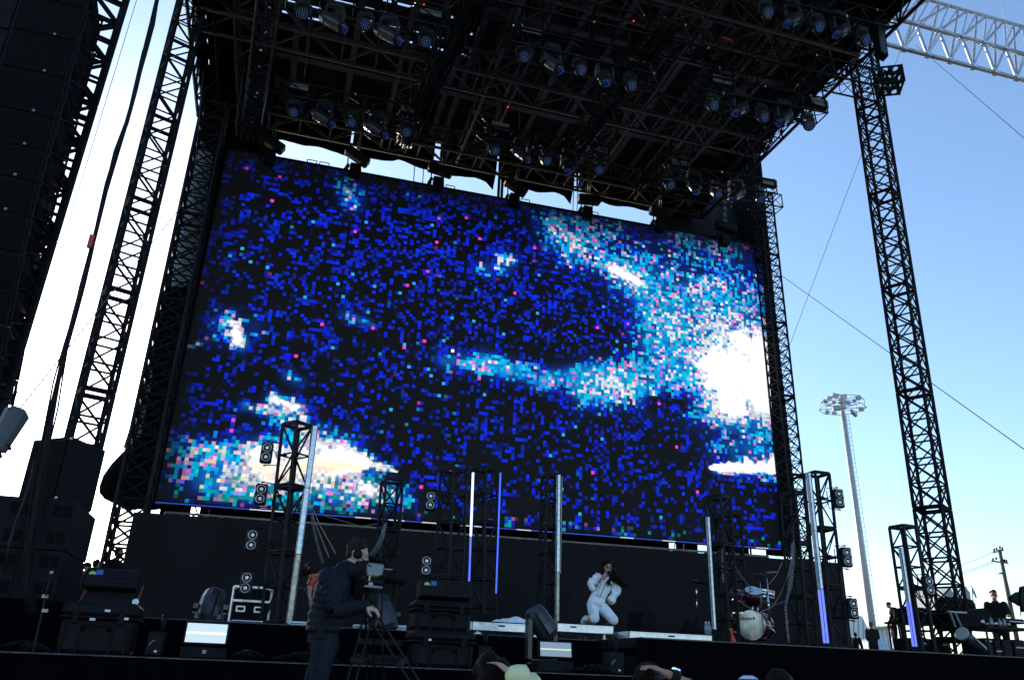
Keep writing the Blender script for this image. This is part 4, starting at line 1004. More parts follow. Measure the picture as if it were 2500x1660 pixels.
# small boxes with a pipe
def pipebox(label, px0, px1, pyt, pyp, y):
    a = P(px0, pyt, y=y); b = P(px1, pyt, y=y); cx = (a.x+b.x)/2; zt = max(a.z, ZA+.15); w_ = b.x-a.x; zp = P(px1-10, pyp, y=y).z
    t = thing('effects_box', label, 'effects machine', (cx, y, ZA), 'small effects boxes along the apron')
    MB().box((cx, y+.1, (ZA+zt)/2+.01), (w_, .2, zt-ZA), Matrix.Rotation(.05, 3, 'Y'), bev=.006).build('housing', M_plastic, t)
    MB().tube((cx+w_*.2, y+.12, zt), (cx+w_*.22, y+.12, zp), .026, 10).build('nozzle', M_plastic, t, smooth=True)
    mb = MB(); mb.path([(cx-w_*.3+.05*(1-cos(k*.25)), y-.006, (ZA+zt)/2-.01+.05*sin(k*.25)) for k in range(7)], .004, 4); mb.build('scale_mark', M_pole, t)
    MB().lathe([(.001, 0), (.018, .001), (.016, .012), (.001, .014)], (cx+w_*.12, y-.01, ZA+.045), 12, aim((0, -1, 0))).build('knob', M_alu, t, smooth=True)
pipebox('small box with an upright nozzle between hard case and lit panel', 363, 404, 1543, 1497, 9.2)
pipebox('small box with an upright nozzle right of the stacked cases', 1167, 1201, 1577, 1538, 9.4)
pipebox('small box with an upright nozzle right of the dim panel light', 1487, 1524, 1592, 1553, 9.35)
# moving lights standing on the deck
def floor_mover(label, px, py, y, d, zb, s_=1.0, loc='deck'):
    c = P(px, py, y=y); t = thing('floor_moving_light', label, 'stage light', (c.x, y, zb)); R = aim(Vector(d).normalized())
    MB().box((c.x, y, zb+.06*s_), (.36*s_, .34*s_, .12*s_), bev=.03).build('base', M_shell, t)
    mb = MB()
    for q in (-1, 1): mb.bar((c.x+q*.19*s_, y, zb+.10*s_), (c.x+q*.19*s_, y, c.z+.04), .06*s_, .16*s_, up=(0, 1, 0))
    mb.box((c.x, y, zb+.14*s_), (.44*s_, .16*s_, .04)); mb.build('yoke', M_shell, t)
    h = MB().lathe([(.02, -.26*s_), (.10*s_, -.25*s_), (.155*s_, -.19*s_), (.17*s_, -.05*s_), (.165*s_, .10*s_), (.14*s_, .22*s_), (.13*s_, .23*s_)], c, 12, R).build('head', M_shell, t)
    for k in range(3):
        a = 2*pi*k/3; q = R @ Vector((.165*s_*cos(a), .165*s_*sin(a), 0)); mb = MB(); mb.bar(c+q+R @ Vector((0, 0, -.2*s_)), c+q+R @ Vector((0, 0, .15*s_)), .02, .02); mb.build('fin', M_black, h)
    MB().lathe([(.12*s_, .225*s_), (.10*s_, .25*s_), (.01, .262*s_)], c, 14, R).build('lens', M_bluelens, h, smooth=True)
    return t
floor_mover('round shouldered moving light seen from behind, above the lit left panel', 515, 1482, 12.0, (.1, .5, .85), ZM)
floor_mover('moving light with a tilted blue sheened head behind the camera tripod', 935, 1500, 11.6, (-.35, .35, .85), ZM, 1.05)
floor_mover('moving light tilted left in front of the silver platform', 1322, 1520, 10.6, (-.55, .2, .8), ZA, .92)
# standing cymbal etc handled with the drum kit
# flight case with silver edges
fc = thing('flight_case', 'black flight case with silver edges behind the tallest left deck tower', 'case', (-.12, 12.8, ZM))
x0, x1, y0, y1, z0, z1 = -.39, .14, 12.6, 13.1, ZM+.02, 2.60
MB().box(((x0+x1)/2, (y0+y1)/2, (z0+z1)/2), (x1-x0, y1-y0, z1-z0)).build('body', M_cab, fc)
for p, q in (((x0, z0), (x0, z1)), ((x1, z0), (x1, z1)), ((x0, z1), (x1, z1)), ((x0, z0), (x1, z0)), ((x0, z0+(z1-z0)*.62), (x1, z0+(z1-z0)*.62))):
    MB().bar((p[0], y0-.008, p[1]), (q[0], y0-.008, q[1]), .018, .03).build('edge_strip', M_alu, fc)
for fx in (.25, .72):
    MB().box((x0+(x1-x0)*fx, y0-.012, z0+.2), (.13, .008, .085), bev=.004).build('recessed_handle', M_alu, fc)
    MB().box((x0+(x1-x0)*fx, y0-.02, z0+.2), (.09, .006, .045)).build('handle_grip', M_black, fc)
for fx, fz in ((.04, .04), (.96, .04), (.04, .95), (.96, .95)): MB().ball((x0+(x1-x0)*fx, y0-.005, z0+(z1-z0)*fz), .03, 8).build('ball_corner', M_alu, fc, smooth=True)
# silver bars lying on the deck
for i, (xa, xb_, yy, hh) in enumerate([(708, 752, 1524, .05), (863, 901, 1529, .05), (966, 990, 1534, .07), (565, 640, 1524, .03)]):
    a = P(xa, yy, y=11.75); b = P(xb_, yy, y=11.75); t = thing('light_bar', ['white flat unit lying left of the camera operator', 'white flat unit seen between the tripod legs', 'short double white bar right of the tripod', 'thin pale bar at the foot of the flight case'][i], 'light bar', ((a.x+b.x)/2, 11.75, ZM), 'pale units lying at the front of the deck')
    MB().box(((a.x+b.x)/2, 11.8, ZM+hh/2), (b.x-a.x, .2, hh), bev=.005).build('housing', M_label, t); MB().box(((a.x+b.x)/2, 11.69, ZM+hh*.5), ((b.x-a.x)*.96, .006, .008)).build('groove', M_black, t)
# road box behind tripod on the apron
rb = thing('speaker_wedge', 'wide dark low unit behind the tripod on the apron', 'floor speaker', (1.0, 9.8, ZA))
a, b = P(880, 1560, y=9.6), P(990, 1560, y=9.6)
MB().box(((a.x+b.x)/2, 9.75, ZA+.24), (b.x-a.x, .3, .07), bev=.01).build('top_shelf', M_plastic, rb); MB().box(((a.x+b.x)/2, 9.75, ZA+.06), (b.x-a.x, .3, .11), bev=.01).build('base', M_plastic, rb)
MB().lathe([(.001, 0), (.035, 0), (.035, .006), (.001, .004)], (b.x-.06, 9.59, ZA+.06), 14, aim((0, -1, 0))).build('vent', M_black, rb)
# black floor wedge behind the platform
wd_ = thing('floor_monitor', 'black wedge monitor standing right of the kneeling singer', 'floor monitor', P(1580, 1530, y=13.6))
pa = P(1548, 1530, y=13.6); pb = P(1608, 1530, y=13.6); zt = P(1572, 1494, y=13.6).z
MB().prism([(pa.x, ZM), (pb.x, ZM), (pb.x-.03, ZM+.12), (pa.x+.22, zt), (pa.x+.1, zt), (pa.x, ZM+.1)], 'y', 13.4, 14.0).build('cabinet', M_cab, wd_)
MB().add([(pb.x-.028, 13.42, ZM+.13), (pa.x+.24, 13.42, zt+.004), (pa.x+.24, 13.98, zt+.004), (pb.x-.028, 13.98, ZM+.13)], [(0, 1, 2, 3)]).build('grille', M_grille, wd_)
# cables heaped on the apron
for l, px0, px1, py, y in (('coiled black cables on the apron right of the lit panel', 565, 660, 1592, 9.5), ('heap of black cables on the apron right of the dim panel', 1405, 1495, 1624, 9.2), ('loose cables on the apron at the far left', 5, 140, 1572, 9.3), ('dark cables trailing along the apron behind the camera operator', 670, 850, 1600, 9.5)):
    a = P(px0, py, y=y); b = P(px1, py, y=y); mb = MB()
    for k in range(11):
        pts = []; u0_ = random.random(); ph = random.uniform(0, 6)
        for j in range(14):
            u = (j/13)*random.uniform(.7, 1); pts.append(Vector((a.x+(b.x-a.x)*u, y+.12*sin(j*.8+ph), ZA+.015+.085*abs(sin(j*.55+ph))*sin(pi*min(1, u+.05)))))
        mb.path(pts, .009, 5)
    tag(mb.build('cable_heap', M_rubber, None, smooth=True), l, 'cables')
# bottles, orange cloth
for i, (x, y, m) in enumerate(((1724, 1518, 'a'), (1731, 1517, 'b'))):
    c = P(x, 1532, y=11.62); c.z = 2.237; t = thing('water_bottle', 'small clear water bottle on the platform corner, the %s of two' % ('left', 'right')[i], 'bottle', c, 'water bottles on the platform corner')
    MB().lathe([(.001, 0), (.032, .002), (.034, .10), (.028, .13), (.012, .16), (.012, .17)], c, 10).build('body', mat('pale_green_plastic_'+m, (.18, .26, .28), .2), t, smooth=True); MB().lathe([(.014, .17), (.014, .19), (.001, .192)], c, 8).build('cap', M_label, t)
oc = P(1793, 1540, y=12.9)
cl = P(1791, 1528, y=11.4); mb = MB(); mb.grid(lambda u, v: Vector((cl.x+(u-.5)*(.06+.02*sin(v*7))-.05*v, 11.4+.01*sin(u*9), ZM+.02+.24*v)), 5, 10)
tag(mb.build('orange_cloth', M_orange, None, smooth=True), 'orange red cloth hanging at the foot of the drum side tower', 'cloth')
heap('bundled_cloth', 'black bag slumped at the foot of the drum side tower', 6.85, 12.6, ZM, .30, .3, .42, M_tee, 8, 'bag')
# microphone stand at far left
ms = thing('microphone_stand', 'black microphone stand in front of the left speaker stack', 'microphone stand', P(85, 1572, y=9.1))
a, b = P(85, 1575, y=9.1), P(118, 1428, y=9.1); a.z = ZA
MB().tube(a, b, .011, 6).build('pole', M_blackalu, ms); MB().tube(P(112, 1455, y=9.0), P(126, 1400, y=8.95), .008, 6).build('boom', M_blackalu, ms); MB().ball(P(126, 1397, y=8.95), .018, 10).build('microphone', M_pole, ms, smooth=True)
for k in range(3): MB().tube(a+Vector((0, 0, .04)), a+Vector((.2*cos(k*2.1+.4), .2*sin(k*2.1+.4), .01)), .008, 5).build('leg', M_black, ms)
for y_, in ((1455,), (1490,)): MB().box(P(110, y_, y=9.05), (.05, .03, .03)).build('clutch', M_pole, ms)
# ------------------------------------------------------------------ speaker stack at left
def cabinet(label, poly, z0, z1, ports, m=M_cab, face_y=None, grille=None, group=None):
    cx = sum(p[0] for p in poly)/len(poly); cy = sum(p[1] for p in poly)/len(poly)
    t = thing('speaker_cabinet', label, 'speaker', (cx, cy, z0), group)
    MB().prism(poly, 'z', z0+.004, z1-.004).build('cabinet', m, t)
    for (x, z, w_, h) in ports: MB().box((x, face_y-.004, z), (w_, .012, h)).build('port', M_grille, t)
    if grille:
        g0, g1, off = grille; a = Vector((*g0, 0)); b = Vector((*g1, 0)); n = Vector(((b-a).y, -(b-a).x, 0)).normalized()
        c = (a+b)/2+n*.012; L = (b-a).length
        d = (b-a).normalized(); R = Matrix((d, Vector((-d.y, d.x, 0)), Vector((0, 0, 1)))).transposed()
        MB().box((c.x, c.y, (z0+z1)/2), (L*.88, .016, (z1-z0)*.9), R, bev=.005).build('grille', M_grille, t)
        for zz in (z0+.03, z1-.03): MB().ball((b.x, b.y, zz), .016, 8).build('screw', M_alu, t)
    return t
gtop = [(-2.71, 9.99), (-2.25, 9.6), (-1.99, 10.16), (-2.1, 10.5), (-2.6, 10.6)]
cabinet('topmost large trapezoid speaker on the left stack', gtop, 3.12, 3.83, [], grille=((-2.71, 9.99), (-2.25, 9.6), 0), group='stacked speakers at the left of the stage')
def port_set(x0, z0, h): return [(x0-.30, z0+h*.80, .06, .15*h/.49), (x0-.22, z0+h*.80, .07, .15*h/.49), (x0-.30, z0+h*.22, .06, .15*h/.49), (x0-.22, z0+h*.22, .07, .15*h/.49)]
for r, (z0, z1) in enumerate(((2.59, 3.10), (2.10, 2.585))):
    X1 = -2.0
    for cidx, (xa, xb_) in enumerate(((X1-.395, X1), (X1-.80, X1-.40))):
        ports = [(xb_-.14+k*.095, z0+(z1-z0)*f, .07, .11) for k in (0, 1) for f in (.24, .78)]
        ports = [(p[0]-.02, p[1], p[2], p[3]) for p in ports]
        cabinet('%s %s speaker with four ports in the left stack' % (('upper', 'lower')[r], ('right', 'left')[cidx]), [(xa, 9.4), (xb_, 9.4), (xb_, 10.55), (xa, 10.55)], z0, z1, ports, face_y=9.4, group='stacked speakers at the left of the stage')
MB_ = MB(); MB_.box((-2.4, 10.0, ZA+.24), (.9, 1.2, .48)); tag(MB_.build('riser_block', M_skirt, None), 'dark plinth under the left speaker stack', 'plinth')
# outer hazy cabinet group at far left behind
cabinet('dark speaker block at the left edge behind the speaker stack', [(-3.4, 10.7), (-2.8, 10.7), (-2.8, 11.4), (-3.4, 11.4)], 2.1, 2.95, [], group='stacked speakers at the left of the stage')
# ------------------------------------------------------------------ hanging speaker column
YL = 10.0
M_camgrey0 = mat('dull_grey_badge', (.16, .17, .18), .5)
ypx = [(226, -66), (209, 23), (186, 107), (162, 196), (137, 293), (114, 373), (91, 448), (71, 532), (52, 621), (34, 710), (18, 795), (2, 872), (-14, 945)]
ords = ['top', 'second', 'third', 'fourth', 'fifth', 'sixth', 'seventh', 'eighth', 'ninth', 'tenth', 'eleventh', 'lowest']
base = P(186, 107, y=YL)
for k in range(12):
    yk = YL+.55*(k/11)**2; a = P(*ypx[k], y=yk); b = P(*ypx[k+1], y=YL+.55*((k+1)/11)**2)
    if k > 9: pass
    x1 = (a.x+b.x)/2; w_ = .80; dep = 1.0
    t = thing('line_array_speaker', ords[k]+' cabinet from the top in the hanging speaker column at left', 'speaker', (x1-w_/2, yk, b.z), 'cabinets of the hanging speaker column')
    z0, z1 = b.z+.012, a.z-.012
    # front face is curved forward a little, sides taper to the back
    y0, y1 = b.y, a.y
    vs = [(x1-w_, y0, z0), (x1, y0, z0), (x1-.07, y0+dep, z0+.05), (x1-w_+.07, y0+dep, z0+.05), (x1-w_, y1, z1), (x1, y1, z1), (x1-.07, y1+dep, z1-.05), (x1-w_+.07, y1+dep, z1-.05)]
    MB().add(vs, [(0, 1, 5, 4), (1, 2, 6, 5), (2, 3, 7, 6), (3, 0, 4, 7), (0, 3, 2, 1), (4, 5, 6, 7)]).build('cabinet', M_cab, t)
    MB().box((x1-w_/2, (y0+y1)/2-.012, (z0+z1)/2), (w_*.93, .02, (z1-z0)*.93), Matrix.Rotation(math.atan2(y0-y1, z1-z0), 3, 'X')).build('grille', M_grille, t)
    MB().box((x1-.27, (y0+y1)/2-.028+(y0-y1)*.45, z0+.045), (.034, .008, .034)).build('badge', M_camgrey0, t)
    mb = MB(); mb.bar((x1+.012, y0+.06, z0-.01), (x1+.012, y1+.06, z1+.01), .03, .02); mb.bar((x1-.03, y0+dep-.08, z0-.01), (x1-.03, y1+dep-.08, z1+.01), .03, .02)
    mb.bar((x1+.012, y0+.06, z0+.05), (x1-.03, y1+dep-.08, z1-.06), .02, .03); mb.build('side_rigging', M_blackalu, t)
    mb = MB()
    for j in range(5): mb.box((x1-.012-j*.010, y0+.16+j*.085, (z0+z1)/2), (.05, .05, .16))
    mb.build('side_vent', M_grille, t)
    MB().box((x1-w_-.24, (y0+y1)/2+.16, (z0+z1)/2), (.40, .3, z1-z0)).build('side_wing', M_cab, t)
    mb = MB(); mb.tube((x1-w_-.02, y0+.05, z0-.01), (x1-w_-.02, y1+.05, z1+.01), .022, 6); mb.build('edge_tube', M_blackalu, t)
# tilted unit at the left edge
tl = thing('tilted_floodlight', 'grey blue rounded unit tilted at the left edge above the speakers', 'floodlight', P(22, 1050, y=7))
a, b = P(-10, 1098, y=7), P(42, 1008, y=7)
MB().tube(a, b, .075, 10, r2=.095).build('housing', mat('blue_grey_housing', (.045, .055, .075), .5), tl, smooth=False); MB().tube(b, b+(b-a)*.12, .095, 10, r2=.05).build('end_cap', MATS['blue_grey_housing'], tl, smooth=True)
MB().tube(P(20, 1085, y=6.9), P(25, 1098, y=6.9), .012, 6).build('knob', M_black, tl); MB().tube(P(-2, 1100, y=6.9), P(2, 1118, y=6.9), .012, 6).build('knob', M_black, tl)
tag(MB().path([P(x, y, y=9.0) for x, y in ((75, 1100), (55, 1108), (45, 1125), (46, 1145), (62, 1150))], .004, 5).build('thin_cable', M_rubber, None), 'thin cable loop beside the top speaker of the left stack', 'cable')
tag(MB().path([P(x, y, y=9.0) for x, y in ((86, 1120), (80, 1145), (72, 1180), (58, 1225), (40, 1270), (22, 1330), (10, 1400))], .012, 6).build('strap_cable', M_blackalu, None, smooth=True), 'grey strap running down the face of the left speaker stack', 'strap')
# ------------------------------------------------------------------ drum kit
def drum(name, parent, c, d, r, h, m, head=M_drumhead):
    R = aim(d); o = MB().lathe([(r, -h/2), (r, h/2)], c, 24, R).build(name, m, parent, smooth=True)
    for s_ in (-1, 1):
        MB().lathe([(r*.97, s_*(h/2)), (r*1.04, s_*(h/2-.012)), (r*1.04, s_*(h/2+.012)), (r*.97, s_*(h/2+.012))], c, 24, R).build('hoop', M_chrome, o)
        MB().lathe([(.001, s_*(h/2+.004)), (r*.97, s_*(h/2+.004))], c, 24, R).build('drum_head', head, o)
    for k in range(6):
        a = k*pi/3; q = Vector(c)+R @ Vector((r*1.02*cos(a), r*1.02*sin(a), 0)); mb = MB(); mb.tube(q-R @ Vector((0, 0, h*.42)), q+R @ Vector((0, 0, h*.42)), .006, 5); mb.build('lug', M_chrome, o)
    return o
dk = thing('drum_kit', 'maroon drum kit with a white bass drum head at right of the stage', 'drum kit', P(1840, 1560, y=13))
bd = P(1846, 1527, y=13.0); bdd = Vector((.62, -.78, 0)).normalized()
bdd = Vector((-.80, -.60, 0)).normalized()
bo = drum('bass_drum', dk, bd, bdd, .238, .42, M_maroon)
Rb = aim(bdd)
MB().lathe([(.001, .232), (.062, .232), (.062, .238), (.001, .238)], bd+Vector((.08, 0, -.10)), 18, Rb).build('head_port', M_black, bo)
drum('tom_drum', dk, P(1838, 1455, y=12.7), (-.2, -.55, .8), .135, .20, M_maroon)
drum('tom_drum', dk, P(1802, 1452, y=13.3), (.1, -.2, .97), .125, .18, M_maroon)
drum('snare_drum', dk, P(1872, 1449, y=13.2), (.1, -.1, .98), .13, .11, M_chrome)
drum('floor_tom', dk, P(1806, 1520, y=13.6), (0, 0, 1), .16, .33, M_maroon)
for (p, q, r) in (((1872, 1410), (1880, 1530), .014), ((1855, 1420), (1860, 1505), .010), ((1850, 1480), (1850, 1495), .014), ((1838, 1470), (1836, 1500), .014), ((1880, 1530), (1893, 1545), .016), ((1873, 1445), (1879, 1508), .020)):
    MB().tube(P(*p, y=12.9), P(*q, y=12.9), r, 8).build('stand_tube', M_chrome, dk, smooth=True)
for (x, y, yy, dx) in ((1868, 1398, 13.2, .25), ):
    c = P(x, y, y=yy); MB().lathe([(.001, .02), (.03, .018), (.04, .004), (.22, -.012)], c, 22, aim((-.25, -.1, .95))).build('cymbal', M_brass, dk, smooth=True)
    MB().tube(c, P(1872, 1440, y=13), .008, 6).build('stand_tube', M_chrome, dk)
cs = thing('cymbal_stand', 'dark cymbal on a straight chrome stand between singer and drum kit', 'cymbal', P(1702, 1525, y=13.2))
c = P(1700, 1418, y=13.2); MB().lathe([(.001, .025), (.03, .02), (.045, .004), (.24, -.014)], c, 26, aim((.18, -.12, .97))).build('cymbal', M_brass, cs, smooth=True)
b = P(1702, 1524, y=13.2); MB().tube(c, b, .010, 8).build('pole', M_chrome, cs, smooth=True); MB().tube(c+(b-c)*.1, c+(b-c)*.42, .014, 8).build('sleeve', M_chrome, cs, smooth=True)
for k in range(3): MB().tube(b+Vector((0, 0, .12)), Vector((b.x+.22*cos(k*2.1), b.y+.22*sin(k*2.1), ZM+.01)), .008, 5).build('leg', M_black, cs)
MB().ball(c+(b-c)*.45, .02, 8).build('wing_nut', M_black, cs)
# lettering on the bass drum
def text(name, body, m, parent, loc, R, size, ext=.001, shear=0.3):
    cu = bpy.data.curves.new(name, 'FONT'); cu.body = body; cu.size = size; cu.extrude = ext; cu.shear = shear; cu.align_x = 'CENTER'
    ob = bpy.data.objects.new(name, cu); sc.collection.objects.link(ob)
    dg = bpy.context.evaluated_depsgraph_get(); me = bpy.data.meshes.new_from_object(ob.evaluated_get(dg)); bpy.data.objects.remove(ob)
    me.name = name; me.materials.clear(); me.materials.append(m)
    me.transform(Matrix.Translation(loc) @ R.to_4x4())
    off = Vector((0, 0, 0)); b_ = parent
    while b_ is not None: off += b_.location; b_ = b_.parent
    me.transform(Matrix.Translation(-off))
    o = bpy.data.objects.new(name, me); sc.collection.objects.link(o); o.parent = parent; return o
sx_ = Vector((-bdd.y, bdd.x, 0)); sx_ = sx_ if sx_.x > 0 else -sx_
Rt = Matrix((sx_, Vector((0, 0, 1)), bdd)).transposed()
text('lettering', 'Gretsch', M_black, bo, bd+bdd*.234+sx_*(-.07)+Vector((0, 0, .08)), Rt, .085)
text('lettering', 'The Great', M_black, bo, bd+bdd*.234+sx_*(-.08)+Vector((0, 0, .155)), Rt, .03) if False else None
# ------------------------------------------------------------------ chains and ropes of the swings
def chain(name, label, pts, m, link=.045, r=.006, cat='chain', grp=None):
    mb = MB(); i = 0; W = [Vector(p) for p in pts]
    acc = []
    for a, b in zip(W[:-1], W[1:]):
        n = max(1, int((b-a).length/link))
        for k in range(n): acc.append((a+(b-a)*((k)/n), a+(b-a)*((k+1)/n)))
    for i, (a, b) in enumerate(acc):
        d = (b-a).normalized(); s_ = d.orthogonal().normalized(); s_ = Matrix.Rotation((i % 2)*pi/2, 3, d) @ s_
        w_ = link*.30; e = link*.14
        for q in (-1, 1): mb.tube(a-d*e+s_*w_*q, b+d*e+s_*w_*q, r, 4)
        mb.tube(a-d*e-s_*w_, a-d*e+s_*w_, r, 4); mb.tube(b+d*e-s_*w_, b+d*e+s_*w_, r, 4)
    return tag(mb.build(name, m, None), label, cat, grp)
def pp(L, y): return [P(a, b, y=y) for a, b in L]
chain('swing_chain', 'silver chain falling from the tallest left deck tower towards the red singer', pp([(757, 1240), (768, 1300), (778, 1340), (787, 1372)], 12.1), M_steelchain, .05, .0048)
chain('swing_chain', 'silver chain curving from the tall left tower foot to the right', pp([(718, 1424), (735, 1436), (755, 1440), (775, 1441)], 12.2), M_steelchain, .05, .007)
for i, L in enumerate(([(940, 1280), (930, 1310), (918, 1335), (905, 1352)], [(936, 1290), (925, 1325), (912, 1345), (898, 1356)], [(943, 1276), (935, 1315), (925, 1338), (910, 1356)])):
    chain('swing_chain', ['left strand', 'middle strand', 'right strand'][i]+' of chains behind the television camera', pp(L, 13.6+i*.05), M_steelchain, .05, .004)
tag(MB().path(pp([(752, 1225), (775, 1290), (803, 1360)], 12.2), .007, 5).build('rope', M_rope, None), 'tan rope slanting from the left tower, the left of two', 'rope')
tag(MB().path(pp([(750, 1210), (780, 1280), (820, 1352)], 12.2), .007, 5).build('rope', M_rope, None), 'tan rope slanting from the left tower, the right of two', 'rope')
chain('swing_chain', 'long chain hanging to the deck right of the drum kit', pp([(1934, 1325), (1932, 1380), (1925, 1440), (1918, 1480), (1922, 1530), (1926, 1565)], 12.6), M_steelchain, .05, .0048)
chain('swing_chain', 'chain hanging beside the long one right of the drum kit', pp([(1938, 1320), (1937, 1385), (1930, 1440), (1919, 1468)], 12.7), M_steelchain, .05, .0048)
chain('swing_chain', 'slack chain curving behind the drum kit', pp([(1787, 1372), (1810, 1408), (1832, 1436), (1860, 1466), (1890, 1476), (1917, 1468)], 12.65), M_steelchain, .05, .006)
tag(MB().path(pp([(1910, 1372), (1895, 1405), (1875, 1428)], 12.9), .007, 5).build('rope', M_rope, None), 'tan rope coming down to the drum stand from upper right', 'rope')
tag(MB().path(pp([(1936, 1350), (1925, 1400), (1905, 1450), (1885, 1482), (1850, 1496), (1820, 1478), (1795, 1460)], 12.5), .007, 6).build('rope', M_rope, None), 'tan rope looping low behind the drum kit', 'rope')
chain('swing_chain', 'short chain hanging inside the drum side tower', pp([(1765, 1330), (1764, 1370), (1766, 1420)], 12.2), M_steelchain, .05, .006)
wire('stay_rope', 'thin pale rope slung under the screen right of the tall deck tower', P(790, 1258, y=15), P(880, 1284, y=15), .006, m=M_rope, n=3, cat='rope')
wire('stay_rope', 'thin pale rope rising to the tower behind the camera', P(880, 1284, y=15), P(922, 1278, y=15), .006, m=M_rope, n=3, cat='rope')
# ================================================================== people
def V(*a): return Vector(a)
def sweep(mb, pts, rads, side=None, n=14, cap=True):
    """pts centres, rads list of (rx, ry): rx along side, ry across"""
    vs = []; fs = []; N = len(pts); pts = [Vector(p) for p in pts]
    for i, q in enumerate(pts):
        d = (pts[min(i+1, N-1)]-pts[max(i-1, 0)]).normalized()
        s_ = side if side is not None else d.orthogonal(); s_ = (s_-d*s_.dot(d)).normalized(); w_ = d.cross(s_)
        rx, ry = rads[i] if isinstance(rads[i], tuple) else (rads[i], rads[i])
        for k in range(n):
            t = 2*pi*k/n; vs.append(q+s_*rx*cos(t)+w_*ry*sin(t))
    for i in range(N-1):
        for k in range(n): fs.append((i*n+k, i*n+(k+1) % n, (i+1)*n+(k+1) % n, (i+1)*n+k))
    fs += [tuple(range(n)), tuple(range((N-1)*n, N*n))]
    mb.add(vs, fs)
def limb(mb, pts, rads, n=12, quilt=0.0, pitch=.050, side=None):
    P_ = []; R_ = []; acc = 0
    for i in range(len(pts)-1):
        a, b = Vector(pts[i]), Vector(pts[i+1]); L = (b-a).length; m = max(2, int(L/(.012 if quilt else .06)))
        for k in range(m + (1 if i == len(pts)-2 else 0)):
            t = k/m; r0_, r1_ = rads[i], rads[i+1]
            if not isinstance(r0_, tuple): r0_ = (r0_, r0_)
            if not isinstance(r1_, tuple): r1_ = (r1_, r1_)
            e = t*t*(3-2*t); rx = r0_[0]+(r1_[0]-r0_[0])*e; ry = r0_[1]+(r1_[1]-r0_[1])*e
            q = 1+quilt*(abs(sin(pi*(acc+t*L)/pitch))**.6-.5) if quilt else 1
            P_.append(a+(b-a)*t); R_.append((rx*q, ry*q))
        acc += L
    # round the corners
    for _ in range(2):
        P_ = [P_[0]]+[(P_[i-1]+P_[i]*2+P_[i+1])/4 for i in range(1, len(P_)-1)]+[P_[-1]]
    sweep(mb, P_, R_, side, n)
    for q, r in ((P_[0], R_[0]), (P_[-1], R_[-1])): mb.ball(q, min(r)*.98, 10)
def fuse(mb, name, m, parent, voxel=.012, smooth=2):
    o = mb.build(name, m, parent)
    md = o.modifiers.new('r', 'REMESH'); md.mode = 'VOXEL'; md.voxel_size = voxel; md.use_smooth_shade = True
    if smooth: s_ = o.modifiers.new('s', 'SMOOTH'); s_.iterations = smooth; s_.factor = .5
    dg = bpy.context.evaluated_depsgraph_get(); me = bpy.data.meshes.new_from_object(o.evaluated_get(dg))
    old = o.data; o.modifiers.clear(); o.data = me; bpy.data.meshes.remove(old); me.name = name
    if not me.materials: me.materials.append(m)
    me.polygons.foreach_set('use_smooth', [True]*len(me.polygons))
    return o
def hand(mb, wr, d, nrm, s_=1.0, curl=.5):
    d = Vector(d).normalized(); nrm = Vector(nrm); nrm = (nrm-d*nrm.dot(d)).normalized(); sd = d.cross(nrm)
    limb(mb, [wr, wr+d*.045*s_, wr+d*.09*s_], [(.028*s_, .017*s_), (.040*s_, .016*s_), (.038*s_, .013*s_)], side=sd, n=10)
    for k, (o_, L) in enumerate(((-.030, .070), (-.010, .080), (.010, .076), (.028, .060))):
        a = wr+d*.085*s_+sd*o_*s_; pts = [a]; dd = Vector(d)
        for j in range(3):
            ang = curl*(.5+.35*j)+.05*k; dd = (d*cos(ang*(j+1)*.6)+nrm*sin(ang*(j+1)*.6)).normalized(); pts.append(pts[-1]+dd*L*s_*(.42, .33, .25)[j])
        limb(mb, pts, [.0095*s_, .009*s_, .0085*s_, .0075*s_], n=8)
    a = wr+d*.02*s_+sd*-.030*s_; b = a+(d*.5-sd*.6+nrm*.45).normalized()*.045*s_; c = b+(d*.85+nrm*.45).normalized()*.04*s_
    limb(mb, [a, b, c], [.013*s_, .011*s_, .009*s_], n=8)
def head_shape(mb, c, fd, up, s_=1.0):
    fd = Vector(fd).normalized(); up = Vector(up); up = (up-fd*up.dot(fd)).normalized(); sd = fd.cross(up)
    R = Matrix((sd, fd, up)).transposed()
    mb.ball(c+up*.025*s_-fd*.008*s_, .1*s_, 16, (.76, .95, .92), R)
    mb.ball(c-up*.045*s_+fd*.022*s_, .075*s_, 14, (.74, .82, .95), R)
    mb.ball(c-up*.082*s_+fd*.050*s_, .030*s_, 10, (1, .9, .8), R)      # chin
    mb.ball(c-up*.018*s_+fd*.096*s_, .017*s_, 8, (.8, 1.0, 1.5), R)    # nose
    mb.ball(c+up*.022*s_+fd*.078*s_, .035*s_, 10, (1.5, .5, .35), R)   # brow
    mb.ball(c-up*.060*s_+fd*.080*s_, .020*s_, 8, (1.2, .7, .6), R)     # lips
    for q in (-1, 1): mb.ball(c+sd*.076*s_*q-up*.012*s_-fd*.008*s_, .028*s_, 8, (.35, .7, 1.15), R)
